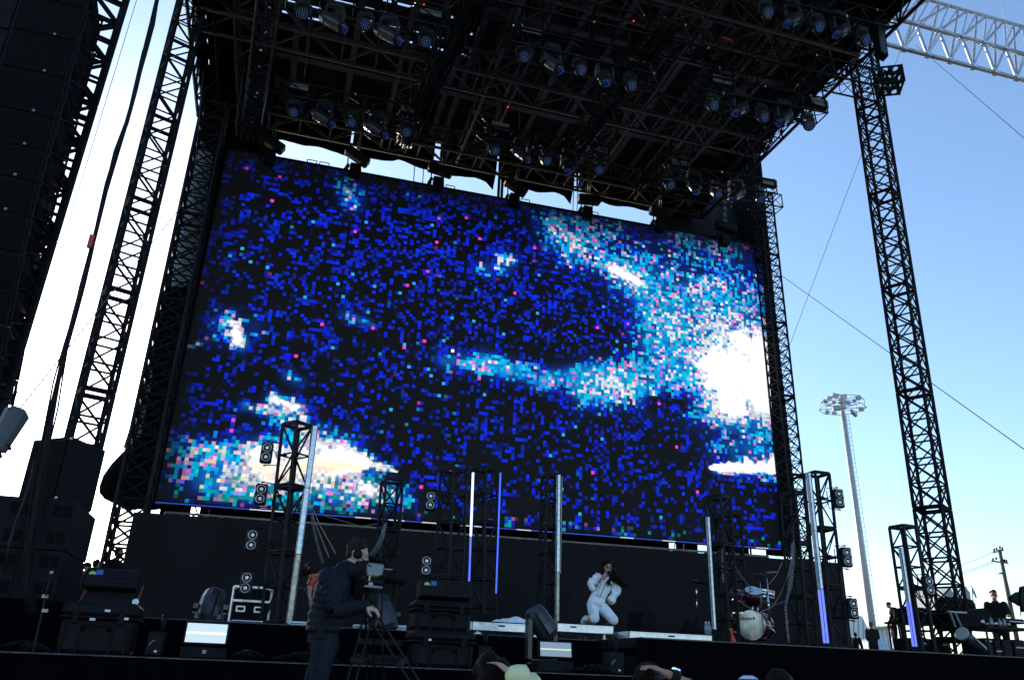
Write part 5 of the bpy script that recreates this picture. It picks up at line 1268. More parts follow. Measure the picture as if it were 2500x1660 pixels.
def default_joints(loc, heading, h):
    s_ = h/1.75; f = V(sin(heading), cos(heading), 0); r = V(cos(heading), -sin(heading), 0); z = V(0, 0, 1); L = Vector(loc)
    g = lambda x, y, zz: L+r*x*s_+f*y*s_+z*zz*s_
    return dict(s=s_, f=f, up=z, head=g(0, .03, 1.63), neck=g(0, 0, 1.47), chest=g(0, 0, 1.30), waist=g(0, .0, 1.08), pelvis=g(0, 0, .95),
        shR=g(.175, 0, 1.42), elR=g(.235, -.03, 1.14), wrR=g(.22, .10, .92), shL=g(-.175, 0, 1.42), elL=g(-.235, -.03, 1.14), wrL=g(-.22, .10, .92),
        hiR=g(.09, 0, .92), knR=g(.10, .02, .50), anR=g(.10, 0, .09), hiL=g(-.09, 0, .92), knL=g(-.10, .02, .50), anL=g(-.10, 0, .09), toe=f)
def figure(label, J, top, legs, skin=M_skin, hair=M_hair, voxel=.02, sleeve=1.0, quilt=0, group=None, hairdo='short', curlR=.5, curlL=.5, shoes=M_rubber, fat=1.0, foot=True, wide=1.0, legcut=1.0, topname='shirt', legname='trousers', hip=1.0, hdirR=None, hdirL=None, hnR=None, hnL=None):
    s_ = J['s']; f = J['f']; up = J['up']; side = f.cross(V(0, 0, 1)).normalized()
    sdt = (J['shR']-J['shL']).normalized()
    t = thing('person', label, 'person', (J['pelvis'].x, J['pelvis'].y, min(J['anR'].z, J['anL'].z)-.09*s_), group)
    mb = MB()
    head_shape(mb, J['head'], J.get('hf', f), J.get('hup', up), s_)
    limb(mb, [J['neck']-(J['head']-J['neck'])*.3, J['head']-J.get('hup', up)*.06*s_], [.058*s_, .053*s_])
    limb(mb, [J['pelvis'], J['waist'], J['chest'], J['neck']], [(.15*s_, .105*s_), (.125*s_, .095*s_), (.155*s_, .105*s_), (.06*s_, .06*s_)], side=sdt)
    for q in 'RL':
        limb(mb, [J['sh'+q], J['el'+q], J['wr'+q]], [.050*s_, .038*s_, .026*s_])
        hd = (hdirR if q == 'R' else hdirL) or (J['wr'+q]-J['el'+q])
        hn = (hnR if q == 'R' else hnL) or f
        hand(mb, J['wr'+q], hd, hn, s_, curlR if q == 'R' else curlL)
        limb(mb, [J['hi'+q], J['kn'+q], J['an'+q]], [.085*s_, .055*s_, .036*s_])
        if foot: limb(mb, [J['an'+q]+V(0, 0, -.04*s_), J['an'+q]+J['toe']*.14*s_+V(0, 0, -.06*s_)], [.036*s_, .030*s_])
    fuse(mb, 'body', skin, t, voxel, 1)
    # top
    e = .016*s_*fat; mb = MB()
    limb(mb, [J['pelvis']+(J['waist']-J['pelvis'])*.1, J['waist'], J['chest'], J['neck']-(J['neck']-J['chest'])*.12], [((.16*s_+e)*wide*hip, (.115*s_+e)*hip), ((.14*s_+e)*wide, .11*s_+e), ((.165*s_+e)*wide, .118*s_+e), (.085*s_+e, .075*s_+e)], side=sdt, quilt=quilt, n=18)
    for q in 'RL':
        sh, el, wr = J['sh'+q], J['el'+q], J['wr'+q]
        mb.ball(sh, .068*s_+e, 12); limb(mb, [sh*.8+J['chest']*.2, sh], [.07*s_+e, .062*s_+e])
        if sleeve >= 1: limb(mb, [sh, el, el+(wr-el)*.96], [.062*s_+e, .050*s_+e, .036*s_+e], quilt=quilt)
        elif sleeve > .5: limb(mb, [sh, el, el+(wr-el)*(sleeve-.5)], [.060*s_+e, .05*s_+e, .045*s_+e])
        else: limb(mb, [sh, sh+(el-sh)*(sleeve*2)], [.060*s_+e, .060*s_+e])
    fuse(mb, topname, top, t, voxel*(.8 if quilt else .9), 0 if quilt else 2)
    mb = MB()
    limb(mb, [J['pelvis']-(J['waist']-J['pelvis'])*.5, J['pelvis']+(J['waist']-J['pelvis'])*.45], [(.165*s_*hip, .12*s_*hip), (.15*s_*hip, .115*s_*hip)], side=sdt)
    for q in 'RL':
        kn, an, hi = J['kn'+q], J['an'+q], J['hi'+q]
        if legcut >= 1: limb(mb, [hi, kn, an+V(0, 0, .0)], [.10*s_, .068*s_, .055*s_])
        else: limb(mb, [hi, hi+(kn-hi)*legcut], [.105*s_, .085*s_])
    fuse(mb, legname, legs, t, voxel, 2)
    if foot:
        for q in 'RL':
            a = J['an'+q]; mb = MB(); limb(mb, [a+V(0, 0, -.045*s_)-J['toe']*.04*s_, a+J['toe']*.15*s_+V(0, 0, -.055*s_)], [(.045*s_, .042*s_), (.042*s_, .032*s_)]); mb.build('shoe', shoes, t, smooth=True)
    # hair
    hf = J.get('hf', f).normalized(); hu = J.get('hup', up); hu = (hu-hf*hu.dot(hf)).normalized(); hs = hf.cross(hu); R = Matrix((hs, hf, hu)).transposed(); c = J['head']
    mb = MB()
    if hairdo in ('short', 'messy'):
        mb.ball(c+hu*.048*s_-hf*.020*s_, .1*s_, 16, (.80, .93, .84), R); mb.ball(c+hu*.0*s_-hf*.052*s_, .066*s_, 12, (.98, .7, 1.0), R)
        rr = random.Random(int(abs(c.x*100)))
        for k in range(26 if hairdo == 'messy' else 14):
            a = rr.uniform(0, 6.28); e_ = rr.uniform(.1, 1.4); q = R @ Vector((cos(a)*cos(e_)*.082, sin(a)*cos(e_)*.094-.02, sin(e_)*.09+.045))*s_
            mb.ball(c+q, rr.uniform(.016, .026)*s_*(1.25 if hairdo == 'messy' else .8), 6)
        fuse(mb, 'hair', hair, t, .008 if voxel < .012 else .014, 1)
    elif hairdo == 'cap':
        o = MB().ball(c+hu*.045*s_-hf*.01*s_, .1*s_, 16, (.84, 1.0, .80), R).build('cap', hair, t, smooth=True)
        vis = MB(); vis.grid(lambda u, v: c+hu*(.040-.012*v)*s_+hs*((u-.5)*.15*(1-.25*v))*s_+hf*(.07+.075*v*(1-(2*u-1)**2*.35))*s_, 8, 4); vis.build('visor', hair, o)
    return t
def stand_y(px, py, zf, h):
    k = P(px, py, y=1).z-1.6
    return (zf+h-1.6)/k
def stander(label, px, py, zf, h, heading, top, legs, y=None, mod=None, **kw):
    y = y or stand_y(px, py, zf, h); p = P(px, py, y=y); J = default_joints((p.x, p.y, p.z-h), heading, h)
    if mod: mod(J)
    return figure(label, J, top, legs, **kw)
# ------------------------------------------------------------------ camera operator
Yc = 6.9
q = lambda x, y, yy: P(x, y, y=yy)
f = V(.97, .18, 0).normalized()
J = dict(s=.98, f=f, up=V(0, 0, 1), toe=f,
  head=q(872, 1353, 6.98), hf=V(.96, -.05, -.28).normalized(), hup=V(.32, 0, 1), neck=q(842, 1390, 6.97), chest=q(812, 1440, 6.95), waist=q(793, 1505, 6.95), pelvis=q(790, 1548, 6.95),
  shR=q(800, 1410, 6.78), elR=q(822, 1490, 6.72), wrR=q(893, 1478, 6.62), shL=q(845, 1405, 7.13), elL=q(885, 1455, 7.25), wrL=q(925, 1394, 7.2),
  hiR=q(792, 1572, 6.84), hiL=q(800, 1572, 7.06))
fl = J['pelvis'].z-.97
J['knR'] = V(J['hiR'].x-.02, 6.84, fl+.52); J['anR'] = V(J['hiR'].x-.05, 6.80, fl+.09); J['knL'] = V(J['hiL'].x-.12, 7.05, fl+.52); J['anL'] = V(J['hiL'].x-.18, 7.08, fl+.09)
cm = figure('grey haired camera operator in a black quilted jacket and headphones, bent to the viewfinder', J, M_jacket, M_jeans, skin=M_skin2, hair=M_hairb, voxel=.010, quilt=.13, hairdo='short', topname='quilted_jacket', legname='jeans', fat=1.1, curlR=.85, curlL=.6,
  hdirR=(q(925, 1492, 6.6)-q(893, 1478, 6.62)), hnR=V(.1, .3, -1), hdirL=V(.8, .1, .1), hnL=V(.2, -.3, -1))
# collar, headphones, belt pack
hs_ = J['hf'].cross(V(0, 0, 1)).normalized()
mb = MB(); c = J['head']; 
mb.path([c+hs_*.088*cos(a)+V(0, 0, 1)*(.118*sin(a)+.0)+J['hf']*.0 for a in [pi*k/12 for k in range(13)]], .009, 6)
hp = thing('headphones', 'black headphones worn by the camera operator', 'headphones', c); mb.build('headband', M_rubber, hp, smooth=True)
for sg in (-1, 1): MB().lathe([(.001, .02), (.036, .018), (.040, 0), (.034, -.012), (.001, -.012)], c+hs_*.092*sg+V(0, 0, -.008), 14, aim(hs_*sg)).build('ear_cup', M_rubber, hp, smooth=True)
MB().path([c+hs_*.10+V(0, 0, -.02), c+hs_*.10+J['hf']*.07+V(0, 0, -.05), c+hs_*.05+J['hf']*.13+V(0, 0, -.06)], .004, 5).build('microphone_arm', M_rubber, hp)
bp = q(783, 1537, 6.70); tag(MB().box(bp, (.05, .03, .13), bev=.008).build('belt_pack', M_plastic, None), 'small black pack clipped on the belt of the camera operator', 'radio pack')
mb = MB(); lg = q(849, 1393, 6.96)
sweep(mb, [lg-V(0, 0, .05), lg+V(.015, 0, .02), lg+V(.03, 0, .06)], [(.098, .090), (.082, .078), (.080, .076)], side=hs_, n=16); mb.build('collar', M_jacket, cm, smooth=True)
# working platform of the camera crew
pf = thing('camera_platform', 'low black platform the camera operator and tripod stand on', 'platform', (.9, 6.95, 0)); MB().box((.9, 6.95, fl-.04), (2.2, 1.5, .07)).build('board', M_black, pf)
for x in (-.15, 1.95):
    for y in (6.25, 7.65): MB().tube((x, y, 0), (x, y, fl-.07), .03, 6).build('leg', M_black, pf)
# ------------------------------------------------------------------ television camera on tripod
yy = 7.0
tc = thing('television_camera', 'shoulder television camera with a wide lens pointing right', 'video camera', q(900, 1430, yy))
cx = V(.97, .24, 0).normalized()
def cb_(mb, px, py, dims, bev=.01, dy=0, rz=None): 
    R = Matrix.Rotation(atan2(cx.y, cx.x), 3, 'Z'); mb.box(q(px, py, yy+dy), dims, R, bev=bev); return mb
M_camgrey = mat('camera_grey_panel', (.17, .19, .22), .4, .1, var=.15)
cb_(MB(), 897, 1398, (.26, .12, .19), .02).build('body', M_plastic, tc); cb_(MB(), 910, 1392, (.15, .125, .11), .012, -.006).build('side_panel', M_camgrey, tc)
cb_(MB(), 905, 1420, (.20, .13, .05)).build('battery_plate', M_plastic, tc)
cb_(MB(), 905, 1433, (.16, .14, .02), .004).build('mounting_plate', M_camgrey, tc)
o = cb_(MB(), 868, 1388, (.12, .12, .09), .01).build('viewfinder', M_plastic, tc); MB().tube(q(855, 1386, yy-.02), q(848, 1385, yy-.02), .035, 10).build('eyecup', M_rubber, o)
mb = MB(); cb_(mb, 913, 1366, (.18, .03, .03)); mb.tube(q(893, 1378, yy), q(893, 1366, yy), .012, 6); mb.tube(q(928, 1378, yy), q(928, 1366, yy), .012, 6); mb.build('carry_handle', M_plastic, tc)
MB().tube(q(905, 1362, yy-.05), q(945, 1372, yy-.05), .014, 8).build('microphone', M_rubber, tc, smooth=True)
l0 = q(932, 1404, yy); l1 = l0+cx*.20
o = MB().tube(l0-cx*.04, l0+cx*.10, .050, 16).tube(l0+cx*.10, l1-cx*.04, .058, 16).build('lens_barrel', M_rubber, tc, smooth=False)
MB().tube(l1-cx*.05, l1, .062, 18, r2=.075).build('lens_hood', M_plastic, o); MB().lathe([(.001, 0), (.06, 0), (.06, .004)], l1-cx*.02, 16, aim(cx)).build('front_glass', M_bluelens, o)
for px, py, w_, h_ in ((886, 1412, .03, .03), (905, 1425, .04, .025), (875, 1400, .02, .05)): cb_(MB(), px, py, (w_, .01, h_), .003, -.07).build('connector', M_pole, tc)
cb_(MB(), 903, 1402, (.014, .004, .10), .001, -.072).build('reflective_stripe', mat('yellow_green_stripe', (.45, .5, .15), .4), tc)
mb = MB()
for k in range(4): mb.path([q(885+k*6, 1375+k*3, yy-.06), q(872+k*7, 1400, yy-.09), q(868+k*5, 1440, yy-.08), q(862+k*9, 1490, yy-.05)], .005, 5)
mb.build('camera_cables', M_rubber, tc, smooth=True)
tp = thing('tripod', 'black camera tripod with twin tube legs and a spreader', 'tripod', q(905, 1470, yy)); hd_ = q(905, 1462, yy)
MB().lathe([(.03, -.09), (.06, -.05), (.065, .02), (.05, .07), (.07, .085)], hd_, 14).build('fluid_head', M_plastic, tp, smooth=True)
MB().tube(hd_+V(0, -.04, -.02), q(928, 1494, 6.62), .010, 8).build('pan_handle', M_plastic, tp)
bz = fl
top_ = hd_-V(0, 0, .09)
for px, dyy in ((858, -.25), (1010, -.05), (905, .5)):
    foot = q(px, 1660, yy+dyy); d = (foot-top_); foot = top_+d*((bz-top_.z)/d.z)
    lgp = None; sd = d.cross(V(0, 1, 0)).normalized()
    mb = MB()
    for s_ in (-1, 1): mb.tube(top_+sd*s_*.035, top_+(foot-top_)*.62+sd*s_*.03, .010, 6)
    for u in (.33, .60): mb.bar(top_+(foot-top_)*u+sd*-.05, top_+(foot-top_)*u+sd*.05, .035, .04)
    mb.tube(top_+(foot-top_)*.45, foot, .011, 6); mb.build('leg', M_blackalu, tp)
sp = [top_+(q(px, 1660, yy+dyy)-top_)*.7 for px, dyy in ((858, -.25), (1010, -.05), (905, .5))]
mb = MB(); cc0 = sum(sp, Vector())/3
for p_ in sp: mb.bar(cc0, p_, .03, .015)
mb.build('spreader', M_black, tp)
tag(MB().path([q(958, 1395, 6.95), q(934, 1440, 6.9), q(932, 1500, 6.85), q(934, 1580, 6.85), q(938, 1680, 6.85)], .007, 6).build('camera_cable', M_rubber, None, smooth=True), 'black cable hanging straight down in front of the tripod', 'cable')
# ------------------------------------------------------------------ kneeling singer in white
M_camgrey_s = mat('grey_seam_thread', (.20, .23, .28), .8)  # grey thread of the bodice seam lines
Y0 = 12.55; g = lambda x, y, d=0: P(x, y, y=Y0+d)
f = V(-.30, -.95, 0).normalized()
JS = dict(s=.93, f=f, up=V(0, 0, 1), hf=V(-.18, -.97, -.12).normalized(), hup=V(.1, 0, 1), toe=V(0, 1, 0), head=g(1484, 1385, -.08), neck=g(1484, 1409), chest=g(1473, 1428), waist=g(1461, 1456), pelvis=g(1457, 1474),
  shR=g(1461, 1409), elR=g(1449, 1437, -.10), wrR=g(1470, 1411, -.24), shL=g(1498, 1416, .03), elL=g(1505, 1449, .06), wrL=g(1491, 1463, -.05),
  hiR=g(1447, 1478), knR=g(1452, 1513, -.38), anR=g(1428, 1515, .12), hiL=g(1468, 1480), knL=g(1503, 1515, -.30), anL=g(1485, 1515, .25))
for k_ in ('knR', 'knL', 'anR', 'anL'): JS[k_].z = pz+.07
sgn = figure('dark haired singer in white kneeling on the platform and singing into a microphone', JS, M_white, M_white, voxel=.011, sleeve=.2, hairdo='none', topname='white_bodice', legname='white_breeches', fat=.35, legcut=.86, hip=.78, shoes=M_white, curlR=1.5, curlL=.6, hdirR=V(.5, -.1, .55), hnR=V(.3, 1, .3), foot=True, wide=.88)
mb = MB()     # puff sleeves
def blob(mb, c, r, sc_=(1, 1, 1)): mb.ball(c, r, 14, sc_)
for pts in ([g(1455, 1411, -.02), g(1446, 1424, -.05), g(1447, 1433, -.08)], [g(1501, 1428, .04), g(1505, 1440, .06), g(1500, 1452, .02)]):
    mb = MB()
    for c, r in zip(pts, (.068, .082, .064)): blob(mb, c, r)
    cc = sum(pts, Vector())/3; rr = random.Random(4)
    for k in range(14): a = rr.uniform(0, 6.28); mb.tube(cc+V(.068*cos(a), .068*sin(a), .08), cc+V(.075*cos(a+.3), .075*sin(a+.3), -.08), .012, 6)
    fuse(mb, 'puff_sleeve', M_white, sgn, .010, 2)
mb = MB(); limb(mb, [g(1497, 1455, .0), g(1493, 1464, -.03)], [.055, .075]); mb.build('cuff_frill', M_white, sgn, smooth=True)
mb = MB(); sweep(mb, [g(1462, 1448), g(1459, 1462), g(1456, 1480, -.01)], [(.112, .090), (.138, .112), (.172, .140)], side=(JS['shR']-JS['shL']).normalized(), n=22); mb.build('bodice_skirt', M_white, sgn, smooth=True)
for sg_, a_ in ((-1, g(1457, 1402)), (1, g(1494, 1408))): MB().path([a_+V(0, -.03, -.02), a_+V(.01*sg_, -.0, .03), a_+V(0, .05, 0)], .008, 5).build('shoulder_strap', M_white, sgn)
for i in range(5): MB().ball(g(1476-i*2.9, 1428+i*6.4)+f*.128+V(0, 0, 0), .010, 6).build('button', M_black, sgn)
for a_, b_ in (((1478, 1422), (1462, 1462)), ((1466, 1424), (1456, 1455)), ((1450, 1454), (1473, 1460))):
    MB().path([g(*a_)+f*.118, (g(*a_)+g(*b_))/2+f*.122, g(*b_)+f*.118], .0035, 4).build('seam', M_camgrey_s, sgn)
# face details
hf = JS['hf']; hu = V(.1, 0, 1); hu = (hu-hf*hu.dot(hf)).normalized(); hsd = hf.cross(hu)
for sg_ in (-1, 1):
    MB().ball(JS['head']+hf*.083+hsd*.031*sg_+hu*.004, .0125, 8, (1.3, .5, .7)).build('eye', M_black, sgn, smooth=True)
    MB().bar(JS['head']+hf*.088+hsd*.016*sg_+hu*.026, JS['head']+hf*.083+hsd*.048*sg_+hu*.024, .006, .007).build('eyebrow', M_hair, sgn)
MB().ball(JS['head']+hf*.092-hu*.058, .016, 8, (1.3, .5, .75)).build('mouth', mat('dark_lips', (.10, .02, .03), .4), sgn, smooth=True)
# long hair
mb = MB(); c = JS['head']; R = Matrix((hsd, hf, hu)).transposed()
mb.ball(c+hu*.045-hf*.025, .1, 16, (.86, .98, .9), R); mb.ball(c-hf*.05-hu*.02, .09, 12, (.95, .6, 1.1), R)
rr = random.Random(11)
for k in range(110):
    a = rr.uniform(0, 1); r0_ = .012
    st_ = c+hsd*(.075 if rr.random() < .5 else -.075)*rr.uniform(.5, 1.1)+hu*rr.uniform(-.02, .08)-hf*rr.uniform(0, .05)
    e1 = g(1497+rr.uniform(-8, 9), 1403+rr.uniform(0, 16), rr.uniform(-.10, .15)); e2 = g(1502+36*a*a+rr.uniform(-5, 5), 1416+14*rr.random()+8*a, rr.uniform(-.1, .2))
    mb.path([st_, st_*.5+e1*.5+V(.01, 0, .02), e1, e2], [.016, .020, .013, .002], 5)
for k in range(12):
    st_ = c-hsd*.07*(1 if k % 2 else -1)+V(0, 0, .02); mb.path([st_, st_+V(-.01, .02, -.10), st_+V(.0, .0, -.19)], [.012, .014, .005], 5)
for k in range(12):     # lock falling over the chest
    mb.path([g(1492, 1408, -.06), g(1486+rr.uniform(-4, 4), 1420, -.16), g(1489+rr.uniform(-7, 7), 1429+rr.uniform(-2, 3), -.16)], [.012, .014, .006], 5)
mb.build('long_hair', M_hair, sgn, smooth=True)
mt = thing('microphone', 'black hand microphone held to the mouth of the singer in white', 'microphone', g(1476, 1411, -.26)); a = JS['head']+hf*.125-hu*.075; b = a+V(-.12, -.05, -.12)
MB().tube(b, a, .014, 8, r2=.019).build('handle', M_rubber, mt, smooth=True); MB().ball(a, .027, 10).build('grille', M_black, mt, smooth=True)
# socks/boot seen at left behind the knee
mb = MB(); limb(mb, [g(1443, 1518, .05), g(1431, 1508, .2), g(1424, 1519, .3)], [.06, .07, .05]); mb.build('white_boot', M_white, sgn, smooth=True)
# ------------------------------------------------------------------ singer in red behind the operator
Y1 = 12.35; g = lambda x, y, d=0: P(x, y, y=Y1+d)
f = V(-.55, -.8, 0).normalized()
JR = dict(s=.93, f=f, up=V(0, 0, 1), hf=V(-.5, -.45, -.75).normalized(), hup=V(-.6, -.2, .8), toe=f, head=g(758, 1392, -.15), neck=g(770, 1404, -.02), chest=g(782, 1428), waist=g(792, 1458, .05), pelvis=g(798, 1482, .1),
  shR=g(764, 1414, -.1), elR=g(752, 1440, -.15), wrR=g(757, 1462, -.2), shL=g(790, 1410, .1), elL=g(800, 1440, .05), wrL=g(790, 1462, -.1), hiR=g(792, 1490), hiL=g(804, 1490, .1))
for q_ in 'RL': h_ = JR['hi'+q_]; JR['kn'+q_] = V(h_.x, h_.y-.05, ZM+.38); JR['an'+q_] = V(h_.x+.02, h_.y, ZM+.09)
rs = figure('performer in a red top bent forward behind the camera operator', JR, M_red, M_tee, voxel=.013, sleeve=.2, hairdo='none', topname='red_top', fat=.4, wide=.85)
mb = MB(); c = JR['head']; mb.ball(c+V(.01, .02, .03), .105, 14)
for k in range(34):
    a = rr.uniform(-.09, .09); st_ = c+V(a, rr.uniform(-.06, .05), .06); mb.path([st_, c+V(a-.05, -.08, -.02), g(742+rr.uniform(-12, 12), 1402+rr.uniform(0, 10), -.2)], [.015, .018, .004], 5)
fuse(mb, 'long_hair', mat('dark_auburn_hair', (.020, .010, .008), .5, var=.4, bump=.6, bscale=50), rs, .011, 0)
# ------------------------------------------------------------------ crew and onlookers
def bend(J):
    f = J['f']; z = V(0, 0, 1)
    for k, a in (('chest', .12), ('neck', .25), ('head', .33), ('shR', .2), ('shL', .2), ('elR', .25), ('elL', .25), ('wrR', .3), ('wrL', .3)): J[k] = J[k]+f*a-z*(a*.35)
def arms_fwd(J):
    f = J['f']; z = V(0, 0, 1)
    for s_ in 'RL': J['el'+s_] = J['el'+s_]+f*.08; J['wr'+s_] = J['el'+s_]+f*.22*J['s']+z*.02
def arms_in(J):
    f = J['f']; side = (J['shR']-J['shL']).normalized()
    J['wrR'] = J['waist']+f*.18+side*.05; J['wrL'] = J['waist']+f*.18-side*.05
stander('stagehand in black standing beside the left end of the backdrop wall', 290, 1338, ZM, 1.8, 1.9, M_tee, M_tee, mod=arms_in, voxel=.02, sleeve=.35)
stander('dark silhouette of a bare headed man behind the left stack', 236, 1366, ZM, 1.78, .6, M_tee, M_tee, mod=arms_in, voxel=.022)
stander('dark silhouette in a cap leaning out behind the left stack', 213, 1372, ZM, 1.75, 1.2, M_tee, M_tee, voxel=.022, hairdo='cap', hair=M_tee)
rpz = ZM
stander('man seen from behind in a dark banded jacket at the right end of the deck', 2125, 1517, ZM+.05, 1.78, .3, mat('dark_banded_jacket', (.014, .014, .018), .8, var=.5, scale=5, stretch=(.3, .3, 6)), M_tee, mod=arms_in, voxel=.022, hair=mat('short_grey_brown_hair', (.05, .035, .025), .7), wide=1.1)
stander('dark hunched figure against the end of the backdrop wall', 2083, 1535, ZM, 1.62, .8, M_tee, M_tee, mod=bend, voxel=.022)
stander('stagehand in black cap bending beside the half lit strip', 2190, 1462, ZM+.95, 1.75, -1.2, M_tee, M_tee, y=27.5, mod=bend, voxel=.022, hairdo='cap', hair=M_tee, shoes=mat('sandy_shoes', (.4, .3, .2), .7))
stander('stagehand in black with hands clasped, left of the one in the cap', 2176, 1487, ZM+.55, 1.72, -1.2, M_tee, M_tee, y=28.5, mod=arms_in, voxel=.022)
stander('person in a pale blue shirt far behind the stagehands', 2180, 1535, ZM-.4, 1.7, -1.0, mat('pale_blue_shirt', (.30, .38, .50), .8), M_jeans, y=31, voxel=.03)
stander('keyboard player in a black t shirt and sunglasses at the right edge', 2424, 1441, ZM+.02, 1.78, -2.3, M_tee, M_tee, mod=arms_fwd, voxel=.014, sleeve=.36, wide=1.1)
pl = P(2424, 1441, y=stand_y(2424, 1441, ZM+.02, 1.78)); hfw = V(sin(-2.3), cos(-2.3), 0); c = pl+V(0, 0, -.12)+hfw*.03
sg = thing('sunglasses', 'dark sunglasses worn by the keyboard player', 'sunglasses', c); hsd = hfw.cross(V(0, 0, 1))
for s_ in (-1, 1): MB().ball(c+hfw*.10+hsd*.034*s_+V(0, 0, .005), .026, 10, (1, .5, .8)).build('lens', M_black, sg, smooth=True)
MB().bar(c+hfw*.10-hsd*.03, c+hfw*.10+hsd*.03, .01, .01).build('frame', M_black, sg)
st2 = thing('rear_platform', 'black platform at the right rear of the stage under the stagehands', 'platform', (22, 28, 0)); MB().box((22.5, 28.6, ZM+.7), (4, 1.8, .1)).build('board', M_black, st2)
# ------------------------------------------------------------------ audience at the bottom edge
def crowd(label, px, py, y, top, hair, hairdo='messy', heading=.35, mod=None, **kw):
    c = P(px, py, y=y); h = (c.z)/1.63*1.75*1.0; J = default_joints((c.x, c.y, 0), heading, h)
    if mod: mod(J)
    return figure(label, J, top, M_jeans, hair=hair, hairdo=hairdo, voxel=.018, **kw)
def limearm(J):
    J['shR'] = P(1290, 1720, y=3.95); J['elR'] = P(1297, 1650, y=3.9); J['wrR'] = P(1256, 1650, y=3.85)
crowd('dark haired spectator in a pale lime sweatshirt holding the head with one hand', 1200, 1668, 4.0, M_lime, M_hair, mod=limearm, skin=M_skin2, hdirR=P(1222, 1622, y=3.88)-P(1256, 1650, y=3.85), hnR=V(-.5, .3, -1), curlR=.4, fat=1.3)
def watcharm(J):
    J['shR'] = P(1790, 1725, y=4.3); J['elR'] = P(1720, 1690, y=4.2); J['wrR'] = P(1625, 1642, y=4.2)
crowd('dark haired spectator with one bare forearm raised and a watch', 1586, 1684, 4.3, M_tee, M_hair, mod=watcharm, hdirR=V(-1, .1, .35), hnR=V(0, .3, -1), sleeve=.3)
w0 = P(1650, 1651, y=4.17); wt = thing('wristwatch', 'black wristwatch with a bright face on the raised forearm', 'watch', w0)
ad = (P(1720, 1690, y=4.2)-P(1625, 1642, y=4.2)).normalized()
MB().lathe([(.034, -.014), (.036, 0), (.034, .014)], w0, 16, aim(ad)).build('strap', M_rubber, wt, smooth=True); MB().box(w0+V(.004, -.0, .037), (.034, .034, .008), aim(V(.3, 0, 1))).build('face', mat('watch_glass', (.35, .5, .8), .1, .3, emit=(.3, .5, .9), estr=.4, var=0), wt)
M_cap = mat('blue_white_striped_cap', (.3, .4, .6), .7, var=0)
_n = M_cap.node_tree; _b = _n.nodes['Principled BSDF']; _t = _n.nodes.new('ShaderNodeTexCoord'); _w = _n.nodes.new('ShaderNodeTexWave'); _w.inputs['Scale'].default_value = 9; _w.bands_direction = 'Z'
_r = _n.nodes.new('ShaderNodeValToRGB'); _r.color_ramp.interpolation = 'CONSTANT'; _r.color_ramp.elements[0].color = (.03, .05, .14, 1); _r.color_ramp.elements[1].color = (.6, .68, .8, 1); _r.color_ramp.elements[1].position = .5
_n.links.new(_t.outputs['Object'], _w.inputs[0]); _n.links.new(_w.outputs[0], _r.inputs[0]); _n.links.new(_r.outputs[0], _b.inputs['Base Color'])
crowd('spectator in a blue and white striped cap at the bottom edge', 1832, 1700, 4.4, M_tee, M_cap, hairdo='cap')
crowd('dark haired spectator right of the striped cap', 1905, 1702, 4.2, M_tee, M_hair)
# ================================================================== gear at the right end
def S(x, y): return (x/5.135+2040, y/5.135+1420)
yg = 13.5
def R_(x, y, yy=yg): a, b = S(x, y); return P(a, b, y=yy)
def slab(label, name, cat, pts, y0, y1, m, extra=None, group=None):
    W = [R_(x, y, y0) for x, y in pts]; t = thing(name, label, cat, sum(W, Vector())/len(W), group)
    n = len(W); vs = W+[q_+V(0, y1-y0, 0) for q_ in W]
    MB().add(vs, [tuple(range(n)), tuple(range(2*n-1, n-1, -1))]+[(k, (k+1) % n, n+(k+1) % n, n+k) for k in range(n)]).build('body', m, t)
    return t
M_cover = mat('black_equipment_cover', (.010, .010, .011), .8, var=.4, bump=.6, bscale=12)
def lump(name, label, cat, pts, y, m, depth=.5):
    W = [R_(x, yv, y) for x, yv in pts]; c = sum(W, Vector())/len(W); vs = []; fs = []; n = len(W); R0 = 5
    for r in range(R0):
        t_ = cos(r/R0*pi/2)
        for k, w_ in enumerate(W): vs.append(c+(w_-c)*t_+V(0, -depth*.5*sin(r/R0*pi/2)*(1+.1*sin(k*3)), .02*sin(k*2+r)))
    vs.append(c+V(0, -depth*.5, 0))
    for r in range(R0-1):
        for k in range(n): fs.append((r*n+k, r*n+(k+1) % n, (r+1)*n+(k+1) % n, (r+1)*n+k))
    for k in range(n): fs.append(((R0-1)*n+k, (R0-1)*n+(k+1) % n, R0*n))
    fs.append(tuple(range(n-1, -1, -1)))
    return tag(MB().add(vs, fs).build(name, m, None, smooth=False), label, cat)
lump('covered_console', 'large console under a black cover behind the tall right tower', 'console', [(1255, 205), (1380, 195), (1600, 190), (1680, 235), (1725, 275), (1730, 360), (1640, 400), (1420, 400), (1270, 380)], 14.2, M_cover)
